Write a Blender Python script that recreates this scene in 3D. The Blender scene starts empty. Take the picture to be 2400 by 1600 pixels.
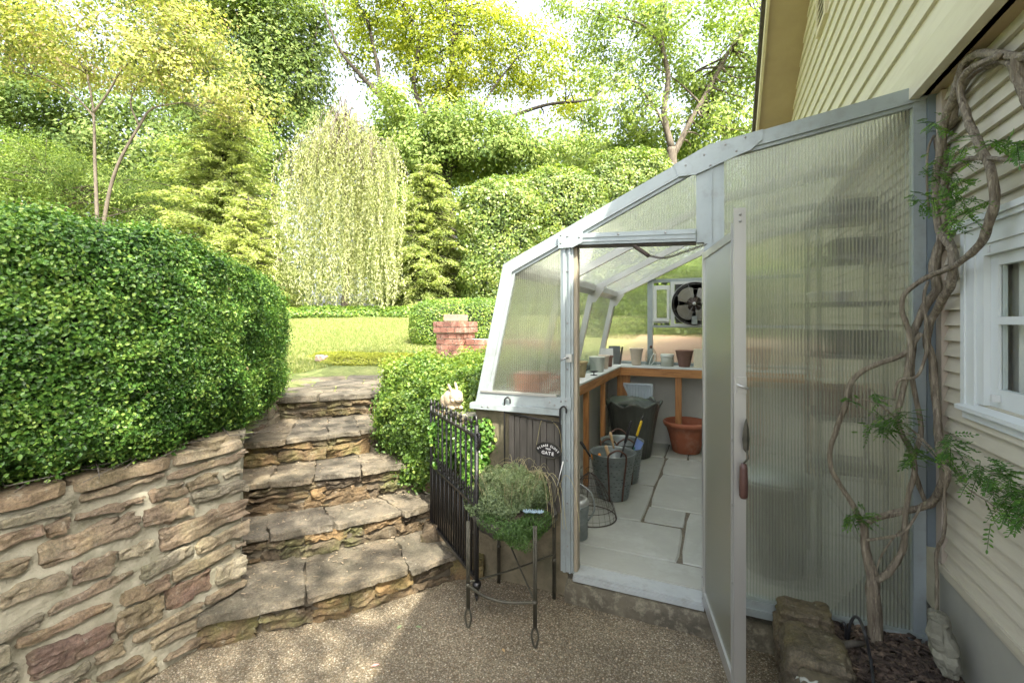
import bpy, math, random
import numpy as np
from mathutils import Vector, noise as mnoise, Matrix

# ---------------------------------------------------------------- camera, sky, sun
scene = bpy.context.scene
COL = scene.collection
FOC = 1090.0                      # focal length in pixels of the 2400 px wide photograph
YAW = math.radians(23.77)
EYE = 1.6
SA, CA = math.sin(YAW), math.cos(YAW)
cd = bpy.data.cameras.new('camera'); cam = bpy.data.objects.new('camera', cd); COL.objects.link(cam)
cam.location = (0, 0, EYE); cam.rotation_euler = (math.pi/2, 0, YAW)
cd.sensor_width = 36.0; cd.lens = FOC/2400*36.0; cd.shift_y = -43/2400
cd.clip_start = 0.05; cd.clip_end = 500
scene.camera = cam

SUN_TO = Vector((0.5, -0.4, 0.77)).normalized()
EL = math.asin(SUN_TO.z); AZ = math.atan2(SUN_TO.x, SUN_TO.y)
w = bpy.data.worlds.new('World'); scene.world = w; w.use_nodes = True
nt = w.node_tree; nt.nodes.clear()
wo = nt.nodes.new('ShaderNodeOutputWorld'); bg = nt.nodes.new('ShaderNodeBackground')
sk = nt.nodes.new('ShaderNodeTexSky'); sk.sky_type = 'NISHITA'; sk.sun_disc = False
sk.sun_elevation = EL; sk.sun_rotation = AZ; sk.air_density = 0.8; sk.dust_density = 7.0; sk.ozone_density = 0.3
bg.inputs['Strength'].default_value = 0.15
hsv = nt.nodes.new('ShaderNodeHueSaturation'); hsv.inputs['Saturation'].default_value = 0.5; nt.links.new(sk.outputs[0], hsv.inputs['Color']); nt.links.new(hsv.outputs[0], bg.inputs[0]); nt.links.new(bg.outputs[0], wo.inputs[0])
sd = bpy.data.lights.new('sun', 'SUN'); sun = bpy.data.objects.new('sun', sd); COL.objects.link(sun)
sd.energy = 2.7; sd.angle = math.radians(0.6); sd.color = (1.0, 0.93, 0.79)
sun.rotation_euler = SUN_TO.to_track_quat('Z', 'Y').to_euler(); sun.location = SUN_TO*40
scene.view_settings.view_transform = 'Standard'; scene.view_settings.look = 'None'
scene.view_settings.exposure = 2.7; scene.view_settings.gamma = 1.0
scene.render.engine = 'CYCLES'
scene.cycles.max_bounces = 14; scene.cycles.transparent_max_bounces = 16
scene.cycles.transmission_bounces = 12; scene.cycles.diffuse_bounces = 4
scene.cycles.use_denoising = True
scene.cycles.sample_clamp_indirect = 6.0
random.seed(7); RNG = np.random.default_rng(11)

# ---------------------------------------------------------------- photograph pixel -> place on a real plane
def ray(u, v):
    r = (u-1200)/FOC
    return np.array((r*CA-SA, r*SA+CA, (757-v)/FOC))
def at_t(u, v, t): return np.array((0, 0, EYE))+ray(u, v)*t
def at_z(u, v, z): return at_t(u, v, (z-EYE)/ray(u, v)[2])
def at_y(u, v, y): return at_t(u, v, y/ray(u, v)[1])
def at_x(u, v, x): return at_t(u, v, x/ray(u, v)[0])
K = 1.0204
def D(x, y): return x*K, y*K

# ---------------------------------------------------------------- mesh builder
class MB:
    def __init__(s): s.V = []; s.F = []; s.n = 0
    def add(s, verts, faces, mat=0, rnd=None, smooth=False):
        v = np.asarray(verts, dtype=np.float64).reshape(-1, 3)
        r = random.random() if rnd is None else rnd
        s.V.append(v)
        for f in faces: s.F.append((tuple(i+s.n for i in f), mat, r, smooth))
        s.n += len(v); return s
    def box(s, lo, hi, mat=0, rnd=None):
        x0, y0, z0 = lo; x1, y1, z1 = hi
        v = [(x0,y0,z0),(x1,y0,z0),(x1,y1,z0),(x0,y1,z0),(x0,y0,z1),(x1,y0,z1),(x1,y1,z1),(x0,y1,z1)]
        return s.add(v, [(3,2,1,0),(4,5,6,7),(0,1,5,4),(1,2,6,5),(2,3,7,6),(3,0,4,7)], mat, rnd)
    def obox(s, c, ex, ey, ez, mat=0, rnd=None):
        c, ex, ey, ez = (np.asarray(a, float) for a in (c, ex, ey, ez))
        v = [c+a*ex+b*ey+d*ez for d in (-1,1) for a, b in ((-1,-1),(1,-1),(1,1),(-1,1))]
        return s.add(v, [(3,2,1,0),(4,5,6,7),(0,1,5,4),(1,2,6,5),(2,3,7,6),(3,0,4,7)], mat, rnd)
    def bar(s, a, b, wd, th, up=(0,0,1), mat=0, rnd=None):
        a, b = Vector(a), Vector(b); d = (b-a); L = d.length; d.normalize()
        u = Vector(up); sd_ = d.cross(u)
        if sd_.length < 1e-4: sd_ = d.cross(Vector((1,0,0)))
        sd_.normalize(); n = sd_.cross(d)
        return s.obox((a+b)/2, d*L/2, sd_*wd/2, n*th/2, mat, rnd)
    def prism(s, poly, y0, y1, mat=0, rnd=None, axis='y'):
        n = len(poly)
        if axis == 'y': v = [(p[0], y0, p[1]) for p in poly]+[(p[0], y1, p[1]) for p in poly]
        elif axis == 'x': v = [(y0, p[0], p[1]) for p in poly]+[(y1, p[0], p[1]) for p in poly]
        else: v = [(p[0], p[1], y0) for p in poly]+[(p[0], p[1], y1) for p in poly]
        f = [tuple(range(n))[::-1], tuple(range(n, 2*n))]+[(i, (i+1)%n, (i+1)%n+n, i+n) for i in range(n)]
        return s.add(v, f, mat, rnd)
    def tube(s, pts, rad, n=8, mat=0, rnd=None, bark=0.0, cap=True, smooth=True):
        P = [Vector(p) for p in pts]; m = len(P)
        if not hasattr(rad, '__len__'): rad = [rad]*m
        up = None; V = []
        for i in range(m):
            d = (P[min(i+1, m-1)]-P[max(i-1, 0)])
            if d.length < 1e-9: d = Vector((0,0,1))
            d.normalize()
            if up is None:
                up = d.cross(Vector((0.3,0.9,0.1)));
                if up.length < 1e-3: up = d.cross(Vector((1,0,0)))
                up.normalize()
            else:
                up = up-d*up.dot(d); up.normalize()
            sd_ = d.cross(up)
            for k in range(n):
                a = 2*math.pi*k/n; r = rad[i]
                if bark: r *= 1+bark*(0.7*math.sin(a*5+i*0.35)+0.5*math.sin(a*9-i*0.5))+bark*0.8*mnoise.noise(P[i]*14+Vector((k*2.1,0,0)))
                V.append(P[i]+(up*math.cos(a)+sd_*math.sin(a))*r)
        F = [(i*n+k, i*n+(k+1)%n, (i+1)*n+(k+1)%n, (i+1)*n+k) for i in range(m-1) for k in range(n)]
        if cap: F += [tuple(range(n))[::-1], tuple(range((m-1)*n, m*n))]
        return s.add(V, F, mat, rnd, smooth)
    def lathe(s, prof, c=(0,0,0), n=40, mat=0, rnd=None, fn=None, smooth=True, axis=None):
        V = []
        for j, (r, z) in enumerate(prof):
            for k in range(n):
                a = 2*math.pi*k/n; rr, zz = (fn(r, z, a, j) if fn else (r, z))
                V.append((rr*math.cos(a), rr*math.sin(a), zz))
        V = np.array(V)
        if axis is not None: V = V@np.array(axis)            # rows: local x,y,z axes in world
        V = V+np.array(c)
        m = len(prof)
        F = [(j*n+k, j*n+(k+1)%n, (j+1)*n+(k+1)%n, (j+1)*n+k) for j in range(m-1) for k in range(n)]
        if prof[0][0] > 1e-5: F.append(tuple(range(n))[::-1])
        if prof[-1][0] > 1e-5: F.append(tuple(range((m-1)*n, m*n)))
        return s.add(V, F, mat, rnd, smooth)
    def stone(s, c, ex, ey, ez, n=4, amp=0.012, k=7.0, mat=0, rnd=None, freq=9.0):
        """irregular rounded stone; ex,ey,ez are half axes"""
        c, ex, ey, ez = (np.asarray(a, float) for a in (c, ex, ey, ez))
        V, F = cube_grid(n)
        P = V/((np.abs(V)**k).sum(1)**(1/k))[:, None]
        W = c+P[:, :1]*ex+P[:, 1:2]*ey+P[:, 2:3]*ez
        o = Vector((random.uniform(0, 50), random.uniform(0, 50), random.uniform(0, 50)))
        for i in range(len(W)):
            nv = mnoise.noise_vector(Vector(W[i])*freq+o); nv2 = mnoise.noise_vector(Vector(W[i])*freq*3+o)
            W[i] += P[i]*amp*0.55*mnoise.cell(Vector((W[i][0]*5,W[i][1]*5,W[i][2]*48))+o)+P[i]*amp*0.5*mnoise.cell(Vector(W[i])*16+o)
            W[i] += (np.array(nv)*0.5+np.array(nv2)*0.5+np.array(mnoise.noise_vector(Vector(W[i])*freq*7+o))*0.22)*amp
        return s.add(W, F, mat, rnd, False)
    def build(s, name, mats, parent=None, origin=None, label=None, parent_keep=True):
        me = bpy.data.meshes.new(name)
        if s.n == 0: s.box((0,0,0),(0.001,0.001,0.001))
        V = np.concatenate(s.V); o = np.zeros(3)
        if parent is not None and origin is None: o = np.array(parent_origin(parent))
        elif origin is not None: o = np.array(origin, float)
        V = V-o
        lt = np.array([len(f[0]) for f in s.F], np.int32)
        li = np.fromiter((i for f in s.F for i in f[0]), np.int32, int(lt.sum()))
        ls = np.concatenate(([0], np.cumsum(lt)[:-1])).astype(np.int32)
        me.vertices.add(len(V)); me.vertices.foreach_set('co', V.astype(np.float32).ravel())
        me.loops.add(len(li)); me.loops.foreach_set('vertex_index', li)
        me.polygons.add(len(lt)); me.polygons.foreach_set('loop_start', ls); me.polygons.foreach_set('loop_total', lt)
        me.polygons.foreach_set('material_index', np.array([f[1] for f in s.F], np.int32))
        me.polygons.foreach_set('use_smooth', np.array([f[3] for f in s.F], bool))
        at = me.attributes.new('rnd', 'FLOAT', 'FACE'); at.data.foreach_set('value', np.array([f[2] for f in s.F], np.float32))
        me.update(); me.validate()
        for m in (mats if isinstance(mats, (list, tuple)) else [mats]): me.materials.append(m)
        ob = bpy.data.objects.new(name, me); COL.objects.link(ob)
        if parent is not None: ob.parent = parent
        else: ob.location = o
        if label: ob['label'] = label
        return ob
_wo = {}
def parent_origin(p):
    o = np.array(p.location, float)
    if p.parent is not None: o = o+np.array(parent_origin(p.parent))
    return o
_cg = {}
def cube_grid(n):
    if n in _cg: return _cg[n]
    idx = {}; V = []; F = []
    def vid(p):
        k = tuple(round(x, 5) for x in p)
        if k not in idx: idx[k] = len(V); V.append(k)
        return idx[k]
    for ax in range(3):
        for sg in (-1, 1):
            for i in range(n):
                for j in range(n):
                    q = []
                    for a, b in ((i,j),(i+1,j),(i+1,j+1),(i,j+1)):
                        p = [0,0,0]; p[ax] = sg; p[(ax+1)%3] = -1+2*a/n; p[(ax+2)%3] = -1+2*b/n
                        q.append(vid(p))
                    F.append(tuple(q if sg > 0 else q[::-1]))
    _cg[n] = (np.array(V, float), F); return _cg[n]

def thing(name, label, cat, loc=(0,0,0), group=None):
    o = bpy.data.objects.new(name, None); COL.objects.link(o); o.location = [float(x) for x in loc]
    o.empty_display_size = 0.1
    o['label'] = label; o['category'] = cat
    if group: o['group'] = group
    return o
def tag(o, label, cat, group=None, kind=None):
    o['label'] = label; o['category'] = cat
    if group: o['group'] = group
    if kind: o['kind'] = kind
    return o
def struct(o, kind='structure', label=None, cat=None):
    o['kind'] = kind
    if label: o['label'] = label
    if cat: o['category'] = cat
    return o

# ---------------------------------------------------------------- materials
def newmat(name):
    m = bpy.data.materials.new(name); m.use_nodes = True; t = m.node_tree; t.nodes.clear()
    out = t.nodes.new('ShaderNodeOutputMaterial'); return m, t, out
def N(t, typ, **kw):
    n = t.nodes.new(typ)
    for k_, v_ in kw.items():
        if k_ in ('operation','data_type','blend_type','feature','distance','noise_dimensions','attribute_name','wave_type','bands_direction','wave_profile'): setattr(n, k_, v_)
        else: n.inputs[k_].default_value = v_
    return n
def ramp(t, stops, fac=None, interp='LINEAR'):
    r = t.nodes.new('ShaderNodeValToRGB'); e = r.color_ramp.elements; r.color_ramp.interpolation = interp
    while len(e) < len(stops): e.new(0.5)
    for i, (p, c) in enumerate(stops):
        e[i].position = p; e[i].color = (c[0], c[1], c[2], 1)
    if fac is not None: t.links.new(fac, r.inputs[0])
    return r
def mixc(t, a, b, fac, mode='MIX'):
    m = t.nodes.new('ShaderNodeMix'); m.data_type = 'RGBA'; m.blend_type = mode
    for sock, v in ((m.inputs[6], a), (m.inputs[7], b), (m.inputs[0], fac)):
        if isinstance(v, (int, float)): sock.default_value = v
        elif isinstance(v, tuple): sock.default_value = (v[0], v[1], v[2], 1)
        else: t.links.new(v, sock)
    return m.outputs[2]
def coords(t, scale=(1,1,1)):
    tc = t.nodes.new('ShaderNodeTexCoord'); mp = t.nodes.new('ShaderNodeMapping'); mp.inputs['Scale'].default_value = scale
    t.links.new(tc.outputs['Object'], mp.inputs[0]); return mp.outputs[0]
def surf(name, c1, c2=None, scale=6.0, rough=0.6, metallic=0.0, bump=0.0, bscale=40.0, stretch=(1,1,1), c3=None, s3=60.0, f3=0.3, rvar=0.0, spec=0.5, coat=0.0):
    m, t, out = newmat(name); co = coords(t, stretch)
    b = N(t, 'ShaderNodeBsdfPrincipled', Roughness=rough, Metallic=metallic); b.inputs['Specular IOR Level'].default_value = spec
    b.inputs['Coat Weight'].default_value = coat
    c2 = c2 or tuple(x*0.8 for x in c1)
    n1 = N(t, 'ShaderNodeTexNoise', Scale=scale, Detail=6.0, Roughness=0.6); t.links.new(co, n1.inputs['Vector'])
    r = ramp(t, [(0.3, c1), (0.7, c2)], n1.outputs[0]); col = r.outputs[0]
    if c3:
        n3 = N(t, 'ShaderNodeTexNoise', Scale=s3, Detail=4.0, Roughness=0.7); t.links.new(co, n3.inputs['Vector'])
        rr = ramp(t, [(0.5, (0,0,0)), (0.68, (f3,f3,f3))], n3.outputs[0]); col = mixc(t, col, c3, rr.outputs[0])
    if rvar:
        a = N(t, 'ShaderNodeAttribute', attribute_name='rnd')
        hv = N(t, 'ShaderNodeHueSaturation'); mr = N(t, 'ShaderNodeMapRange'); mr.inputs['To Min'].default_value = 1-rvar; mr.inputs['To Max'].default_value = 1+rvar
        t.links.new(a.outputs['Fac'], mr.inputs[0]); t.links.new(mr.outputs[0], hv.inputs['Value']); t.links.new(col, hv.inputs['Color']); col = hv.outputs[0]
    t.links.new(col, b.inputs['Base Color'])
    rm = N(t, 'ShaderNodeMapRange'); rm.inputs['To Min'].default_value = max(0, rough-0.12); rm.inputs['To Max'].default_value = min(1, rough+0.15)
    t.links.new(n1.outputs[0], rm.inputs[0]); t.links.new(rm.outputs[0], b.inputs['Roughness'])
    if bump:
        nb = N(t, 'ShaderNodeTexNoise', Scale=bscale, Detail=5.0, Roughness=0.65); t.links.new(co, nb.inputs['Vector'])
        bp = N(t, 'ShaderNodeBump', Strength=min(1, bump), Distance=0.01); t.links.new(nb.outputs[0], bp.inputs['Height']); t.links.new(bp.outputs[0], b.inputs['Normal'])
    t.links.new(b.outputs[0], out.inputs[0]); return m
def leafmat(name, stops, trans=0.4, rough=0.45, spec=0.4, tint=(1.0,1.0,0.45), big=None):
    m, t, out = newmat(name)
    a = N(t, 'ShaderNodeAttribute', attribute_name='rnd'); r = ramp(t, stops, a.outputs['Fac']); col = r.outputs[0]
    if big:
        n1 = N(t, 'ShaderNodeTexNoise', Scale=big[0], Detail=2.0); t.links.new(coords(t), n1.inputs['Vector'])
        rr = ramp(t, [(0.4, (0,0,0)), (0.62, (1,1,1))], n1.outputs[0]); col = mixc(t, col, big[1], rr.outputs[0])
    b = N(t, 'ShaderNodeBsdfPrincipled', Roughness=rough); b.inputs['Specular IOR Level'].default_value = spec
    t.links.new(col, b.inputs['Base Color'])
    tr = N(t, 'ShaderNodeBsdfTranslucent'); tc = mixc(t, col, tint, 0.5, 'SOFT_LIGHT'); t.links.new(mixc(t, tc, (1.5, 1.6, 1.0), 1.0, 'MULTIPLY'), tr.inputs[0])
    mx = N(t, 'ShaderNodeMixShader', Fac=trans); t.links.new(b.outputs[0], mx.inputs[1]); t.links.new(tr.outputs[0], mx.inputs[2])
    t.links.new(mx.outputs[0], out.inputs[0]); return m
def stonemat(name, stops, moss=(0.10,0.11,0.035), dark=0.5, lich=0.25, mossf=0.5):
    m, t, out = newmat(name); co = coords(t); b = N(t, 'ShaderNodeBsdfPrincipled', Roughness=0.85); b.inputs['Specular IOR Level'].default_value = 0.3
    a = N(t, 'ShaderNodeAttribute', attribute_name='rnd'); r = ramp(t, stops, a.outputs['Fac'])
    n1 = N(t, 'ShaderNodeTexNoise', Scale=9.0, Detail=8.0, Roughness=0.7, Distortion=0.6); t.links.new(co, n1.inputs['Vector'])
    r1 = ramp(t, [(0.3, (dark,dark*0.95,dark*0.88)), (0.5, (1,1,1)), (0.72, (1.35,1.28,1.15))], n1.outputs[0])
    col = mixc(t, r.outputs[0], r1.outputs[0], 1.0, 'MULTIPLY')
    n2 = N(t, 'ShaderNodeTexNoise', Scale=3.2, Detail=5.0, Roughness=0.65); t.links.new(co, n2.inputs['Vector'])
    r2 = ramp(t, [(0.48, (0,0,0)), (0.64, (mossf*1.3,mossf*1.3,mossf*1.3))], n2.outputs[0]); col = mixc(t, col, moss, r2.outputs[0])
    n3 = N(t, 'ShaderNodeTexNoise', Scale=26.0, Detail=6.0, Roughness=0.75); t.links.new(co, n3.inputs['Vector'])
    n4 = N(t, 'ShaderNodeTexNoise', Scale=85.0, Detail=4.0, Roughness=0.8); t.links.new(co, n4.inputs['Vector']); r4 = ramp(t, [(0.3,(0.55,0.53,0.5)),(0.5,(1,1,1)),(0.7,(1.5,1.45,1.35))], n4.outputs[0]); col = mixc(t, col, r4.outputs[0], 1.0, 'MULTIPLY')
    r3 = ramp(t, [(0.58, (0,0,0)), (0.66, (lich,lich,lich))], n3.outputs[0]); col = mixc(t, col, (0.42,0.40,0.33), r3.outputs[0])
    t.links.new(col, b.inputs['Base Color'])
    nb = N(t, 'ShaderNodeTexNoise', Scale=34.0, Detail=8.0, Roughness=0.72); t.links.new(co, nb.inputs['Vector'])
    bp = N(t, 'ShaderNodeBump', Strength=0.75, Distance=0.012); t.links.new(nb.outputs[0], bp.inputs['Height']); t.links.new(bp.outputs[0], b.inputs['Normal'])
    t.links.new(b.outputs[0], out.inputs[0]); return m

M = {}
M['frame'] = surf('painted_aluminium', (0.345,0.395,0.40), (0.275,0.325,0.335), 3, 0.38, 0.25, 0.05, 60, c3=(0.20,0.21,0.19), s3=14, f3=0.35)
M['bare'] = surf('bare_aluminium', (0.55,0.56,0.54), (0.45,0.46,0.45), 5, 0.35, 0.75, 0.04, 90, (1,1,0.1))
M['screw'] = surf('screw_steel', (0.35,0.35,0.34), None, 20, 0.35, 0.9)
M['white'] = surf('white_paint', (0.58,0.60,0.58), (0.50,0.53,0.52), 4, 0.5, 0, 0.08, 50)
M['wtrim'] = surf('window_trim_paint', (0.60,0.645,0.635), (0.54,0.585,0.575), 3, 0.45, 0, 0.06, 60, (1,1,0.3))
M['pine'] = surf('pine_wood', (0.42,0.20,0.065), (0.30,0.13,0.04), 5, 0.5, 0, 0.12, 30, (9,9,0.8), c3=(0.12,0.04,0.015), s3=5, f3=0.5, rvar=0.15)
M['pineh'] = surf('pine_wood_rail', (0.46,0.22,0.07), (0.32,0.14,0.04), 5, 0.5, 0, 0.12, 30, (0.8,0.8,9), c3=(0.12,0.04,0.015), s3=5, f3=0.5, rvar=0.15)
M['concrete'] = surf('weathered_concrete', (0.20,0.17,0.11), (0.09,0.08,0.05), 4, 0.9, 0, 0.6, 60, c3=(0.07,0.07,0.04), s3=9, f3=0.7)
M['render_in'] = surf('grey_render', (0.50,0.51,0.46), (0.40,0.41,0.37), 2.5, 0.85, 0, 0.2, 30)
M['iron'] = surf('black_iron', (0.007,0.007,0.008), (0.012,0.012,0.012), 12, 0.42, 0.0, 0.15, 80)
M['rustiron'] = surf('weathered_iron', (0.045,0.045,0.035), (0.10,0.095,0.07), 18, 0.55, 0.5, 0.25, 90)
M['mortar'] = surf('mortar', (0.34,0.325,0.25), (0.19,0.18,0.13), 8, 0.95, 0, 1.0, 45, c3=(0.10,0.10,0.06), s3=6, f3=0.6)
M['wallstone'] = stonemat('wall_stone', [(0,(0.16,0.135,0.09)),(0.15,(0.125,0.095,0.068)),(0.3,(0.20,0.17,0.12)),(0.45,(0.09,0.062,0.05)),(0.58,(0.175,0.135,0.088)),(0.7,(0.12,0.11,0.085)),(0.87,(0.26,0.235,0.17)),(0.95,(0.12,0.068,0.055)),(1,(0.10,0.08,0.065))], dark=0.5, mossf=0.18)
M['stepstone'] = stonemat('step_stone', [(0,(0.09,0.068,0.042)),(0.25,(0.045,0.037,0.027)),(0.5,(0.15,0.10,0.048)),(0.75,(0.06,0.05,0.036)),(1,(0.11,0.085,0.05))], dark=0.3, lich=0.2, mossf=0.4)
M['slab'] = stonemat('step_slab', [(0,(0.135,0.118,0.088)),(0.5,(0.10,0.09,0.072)),(1,(0.17,0.14,0.095))], dark=0.30, moss=(0.05,0.048,0.034), lich=0.2)
M['border'] = stonemat('border_stone', [(0,(0.15,0.12,0.08)),(1,(0.11,0.10,0.075))], moss=(0.13,0.11,0.03), lich=0.35)
M['brick'] = surf('red_brick', (0.38,0.18,0.125), (0.28,0.12,0.085), 9, 0.85, 0, 0.5, 60, c3=(0.55,0.42,0.33), s3=14, f3=0.6, rvar=0.25)
M['brickmortar'] = surf('brick_mortar', (0.50,0.46,0.38), None, 9, 0.95, 0, 0.5, 60)
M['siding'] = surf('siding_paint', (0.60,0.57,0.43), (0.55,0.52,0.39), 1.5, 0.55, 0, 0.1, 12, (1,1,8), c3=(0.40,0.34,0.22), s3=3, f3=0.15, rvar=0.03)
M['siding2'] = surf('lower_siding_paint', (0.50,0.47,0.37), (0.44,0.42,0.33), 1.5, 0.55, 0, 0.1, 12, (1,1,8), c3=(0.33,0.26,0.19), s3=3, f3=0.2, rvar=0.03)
M['skirt'] = surf('foundation_paint', (0.33,0.33,0.28), (0.27,0.28,0.25), 2, 0.75, 0, 0.1, 20)
M['soffit'] = surf('soffit_board', (0.42,0.34,0.21), (0.33,0.26,0.16), 2, 0.7, 0, 0.1, 20)
M['fascia'] = surf('fascia_paint', (0.66,0.60,0.42), None, 2, 0.5)
M['shingle'] = surf('roof_shingle', (0.05,0.045,0.04), (0.09,0.08,0.07), 18, 0.9, 0, 0.5, 50)
M['galv'] = surf('galvanised_steel', (0.26,0.29,0.28), (0.17,0.20,0.20), 14, 0.45, 0.55, 0.1, 40)
M['rust'] = surf('rusty_strap', (0.12,0.065,0.045), (0.08,0.045,0.035), 20, 0.7, 0.3, 0.3, 60)
M['terra'] = surf('terracotta', (0.36,0.12,0.06), (0.28,0.09,0.045), 5, 0.75, 0, 0.15, 40, c3=(0.45,0.30,0.22), s3=7, f3=0.3)
M['glaze'] = surf('grey_green_glaze', (0.07,0.075,0.062), (0.045,0.045,0.038), 6, 0.35, 0, 0.15, 25)
M['glazerim'] = surf('green_glaze_rim', (0.12,0.15,0.12), (0.08,0.10,0.08), 9, 0.4)
M['slate'] = surf('floor_slab', (0.35,0.36,0.32), (0.27,0.285,0.255), 1.6, 0.5, 0, 0.2, 14, c3=(0.38,0.40,0.37), s3=5, f3=0.6, rvar=0.08)
M['joint'] = surf('joint_sand', (0.07,0.06,0.045), (0.16,0.14,0.10), 60, 0.95, 0, 0.4, 90)
M['paleclay'] = surf('pale_clay', (0.58,0.50,0.40), (0.50,0.42,0.33), 6, 0.8, 0, 0.1, 40)
M['browncl'] = surf('brown_clay', (0.23,0.13,0.095), (0.18,0.10,0.075), 6, 0.75, 0, 0.1, 40)
M['mossyclay'] = surf('mossy_clay', (0.42,0.34,0.18), (0.26,0.20,0.10), 14, 0.85, 0, 0.3, 40)
M['creamwood'] = surf('cream_painted_wood', (0.60,0.57,0.42), None, 5, 0.6)
M['slategrey'] = surf('slate_board', (0.10,0.12,0.12), (0.16,0.17,0.16), 5, 0.6)
M['enamel'] = surf('pale_enamel', (0.55,0.58,0.52), (0.50,0.53,0.47), 4, 0.4)
M['yellow'] = surf('yellow_grip', (0.75,0.50,0.02), None, 6, 0.4)
M['orange'] = surf('orange_grip', (0.80,0.28,0.03), None, 6, 0.4)
M['blackpl'] = surf('black_grip', (0.015,0.015,0.015), None, 6, 0.35)
M['bluepl'] = surf('blue_plastic', (0.20,0.30,0.62), None, 6, 0.4)
M['ash'] = surf('ash_handle', (0.55,0.38,0.20), (0.45,0.30,0.15), 8, 0.5, 0, 0.1, 30)
M['oldwood'] = surf('dark_wood', (0.055,0.05,0.04), (0.11,0.10,0.085), 5, 0.8, 0, 0.3, 30, (12,12,1))
M['bark'] = surf('vine_bark', (0.30,0.26,0.19), (0.09,0.07,0.05), 11, 0.9, 0, 1.0, 26, (6,6,0.8), c3=(0.45,0.41,0.31), s3=20, f3=0.7)
M['treebark'] = surf('tree_bark', (0.045,0.036,0.026), (0.022,0.018,0.013), 5, 0.9, 0, 0.6, 20, (3,3,1))
M['palebark'] = surf('pale_bark', (0.10,0.082,0.06), (0.05,0.04,0.03), 5, 0.9, 0, 0.6, 20, (3,3,1))
M['statue'] = surf('stone_statue', (0.46,0.37,0.25), (0.36,0.29,0.19), 12, 0.8, 0, 0.3, 60)
M['dark'] = surf('dark_void', (0.015,0.014,0.012), None, 5, 0.9)
M['greyblack'] = surf('charcoal_plastic', (0.03,0.032,0.035), None, 5, 0.5)
M['curtain'] = surf('curtain_cloth', (0.62,0.62,0.57), (0.5,0.5,0.46), 3, 0.9)
M['chain'] = surf('chain_steel', (0.10,0.08,0.07), None, 30, 0.5, 0.8)
M['copper'] = surf('brown_clay_handle', (0.075,0.035,0.028), None, 8, 0.45)
M['mulch'] = surf('bark_mulch', (0.09,0.065,0.05), (0.03,0.022,0.018), 14, 0.8, 0, 0.5, 60, c3=(0.22,0.16,0.11), s3=30, f3=0.6, rvar=0.6)
M['soil'] = surf('soil', (0.035,0.026,0.018), (0.06,0.045,0.03), 20, 0.95, 0, 0.6, 50)
M['lettering'] = surf('white_lettering', (0.78,0.78,0.76), None, 5, 0.5)
M['fanblade'] = surf('fan_blade', (0.30,0.29,0.26), None, 5, 0.4, 0.6)

M['jambwood'] = surf('weathered_jamb', (0.33,0.30,0.23), (0.24,0.20,0.14), 8, 0.7, 0, 0.1, 30, (6,6,0.6))
def front_fresnel(t, ior):
    fr = N(t, 'ShaderNodeFresnel', IOR=ior); ge = t.nodes.new('ShaderNodeNewGeometry'); iv_ = N(t, 'ShaderNodeMath', operation='SUBTRACT'); iv_.inputs[0].default_value = 1.0
    t.links.new(ge.outputs['Backfacing'], iv_.inputs[1]); mu_ = N(t, 'ShaderNodeMath', operation='MULTIPLY'); t.links.new(fr.outputs[0], mu_.inputs[0]); t.links.new(iv_.outputs[0], mu_.inputs[1]); return mu_.outputs[0]
def glassmat(name, col=(0.96,0.98,0.97), rough=0.02, tr=0.6):
    m, t, out = newmat(name)
    g = N(t, 'ShaderNodeBsdfGlossy', Roughness=rough); tp = N(t, 'ShaderNodeBsdfTransparent'); tp.inputs[0].default_value = (*col, 1)
    fr = front_fresnel(t, 1.45); mx = N(t, 'ShaderNodeMixShader')
    t.links.new(fr, mx.inputs[0]); t.links.new(tp.outputs[0], mx.inputs[1]); t.links.new(g.outputs[0], mx.inputs[2]); t.links.new(mx.outputs[0], out.inputs[0]); return m
M['glass'] = glassmat('clear_glass')
M['jarglass'] = glassmat('jar_glass', (0.80,0.84,0.82), 0.03)

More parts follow.
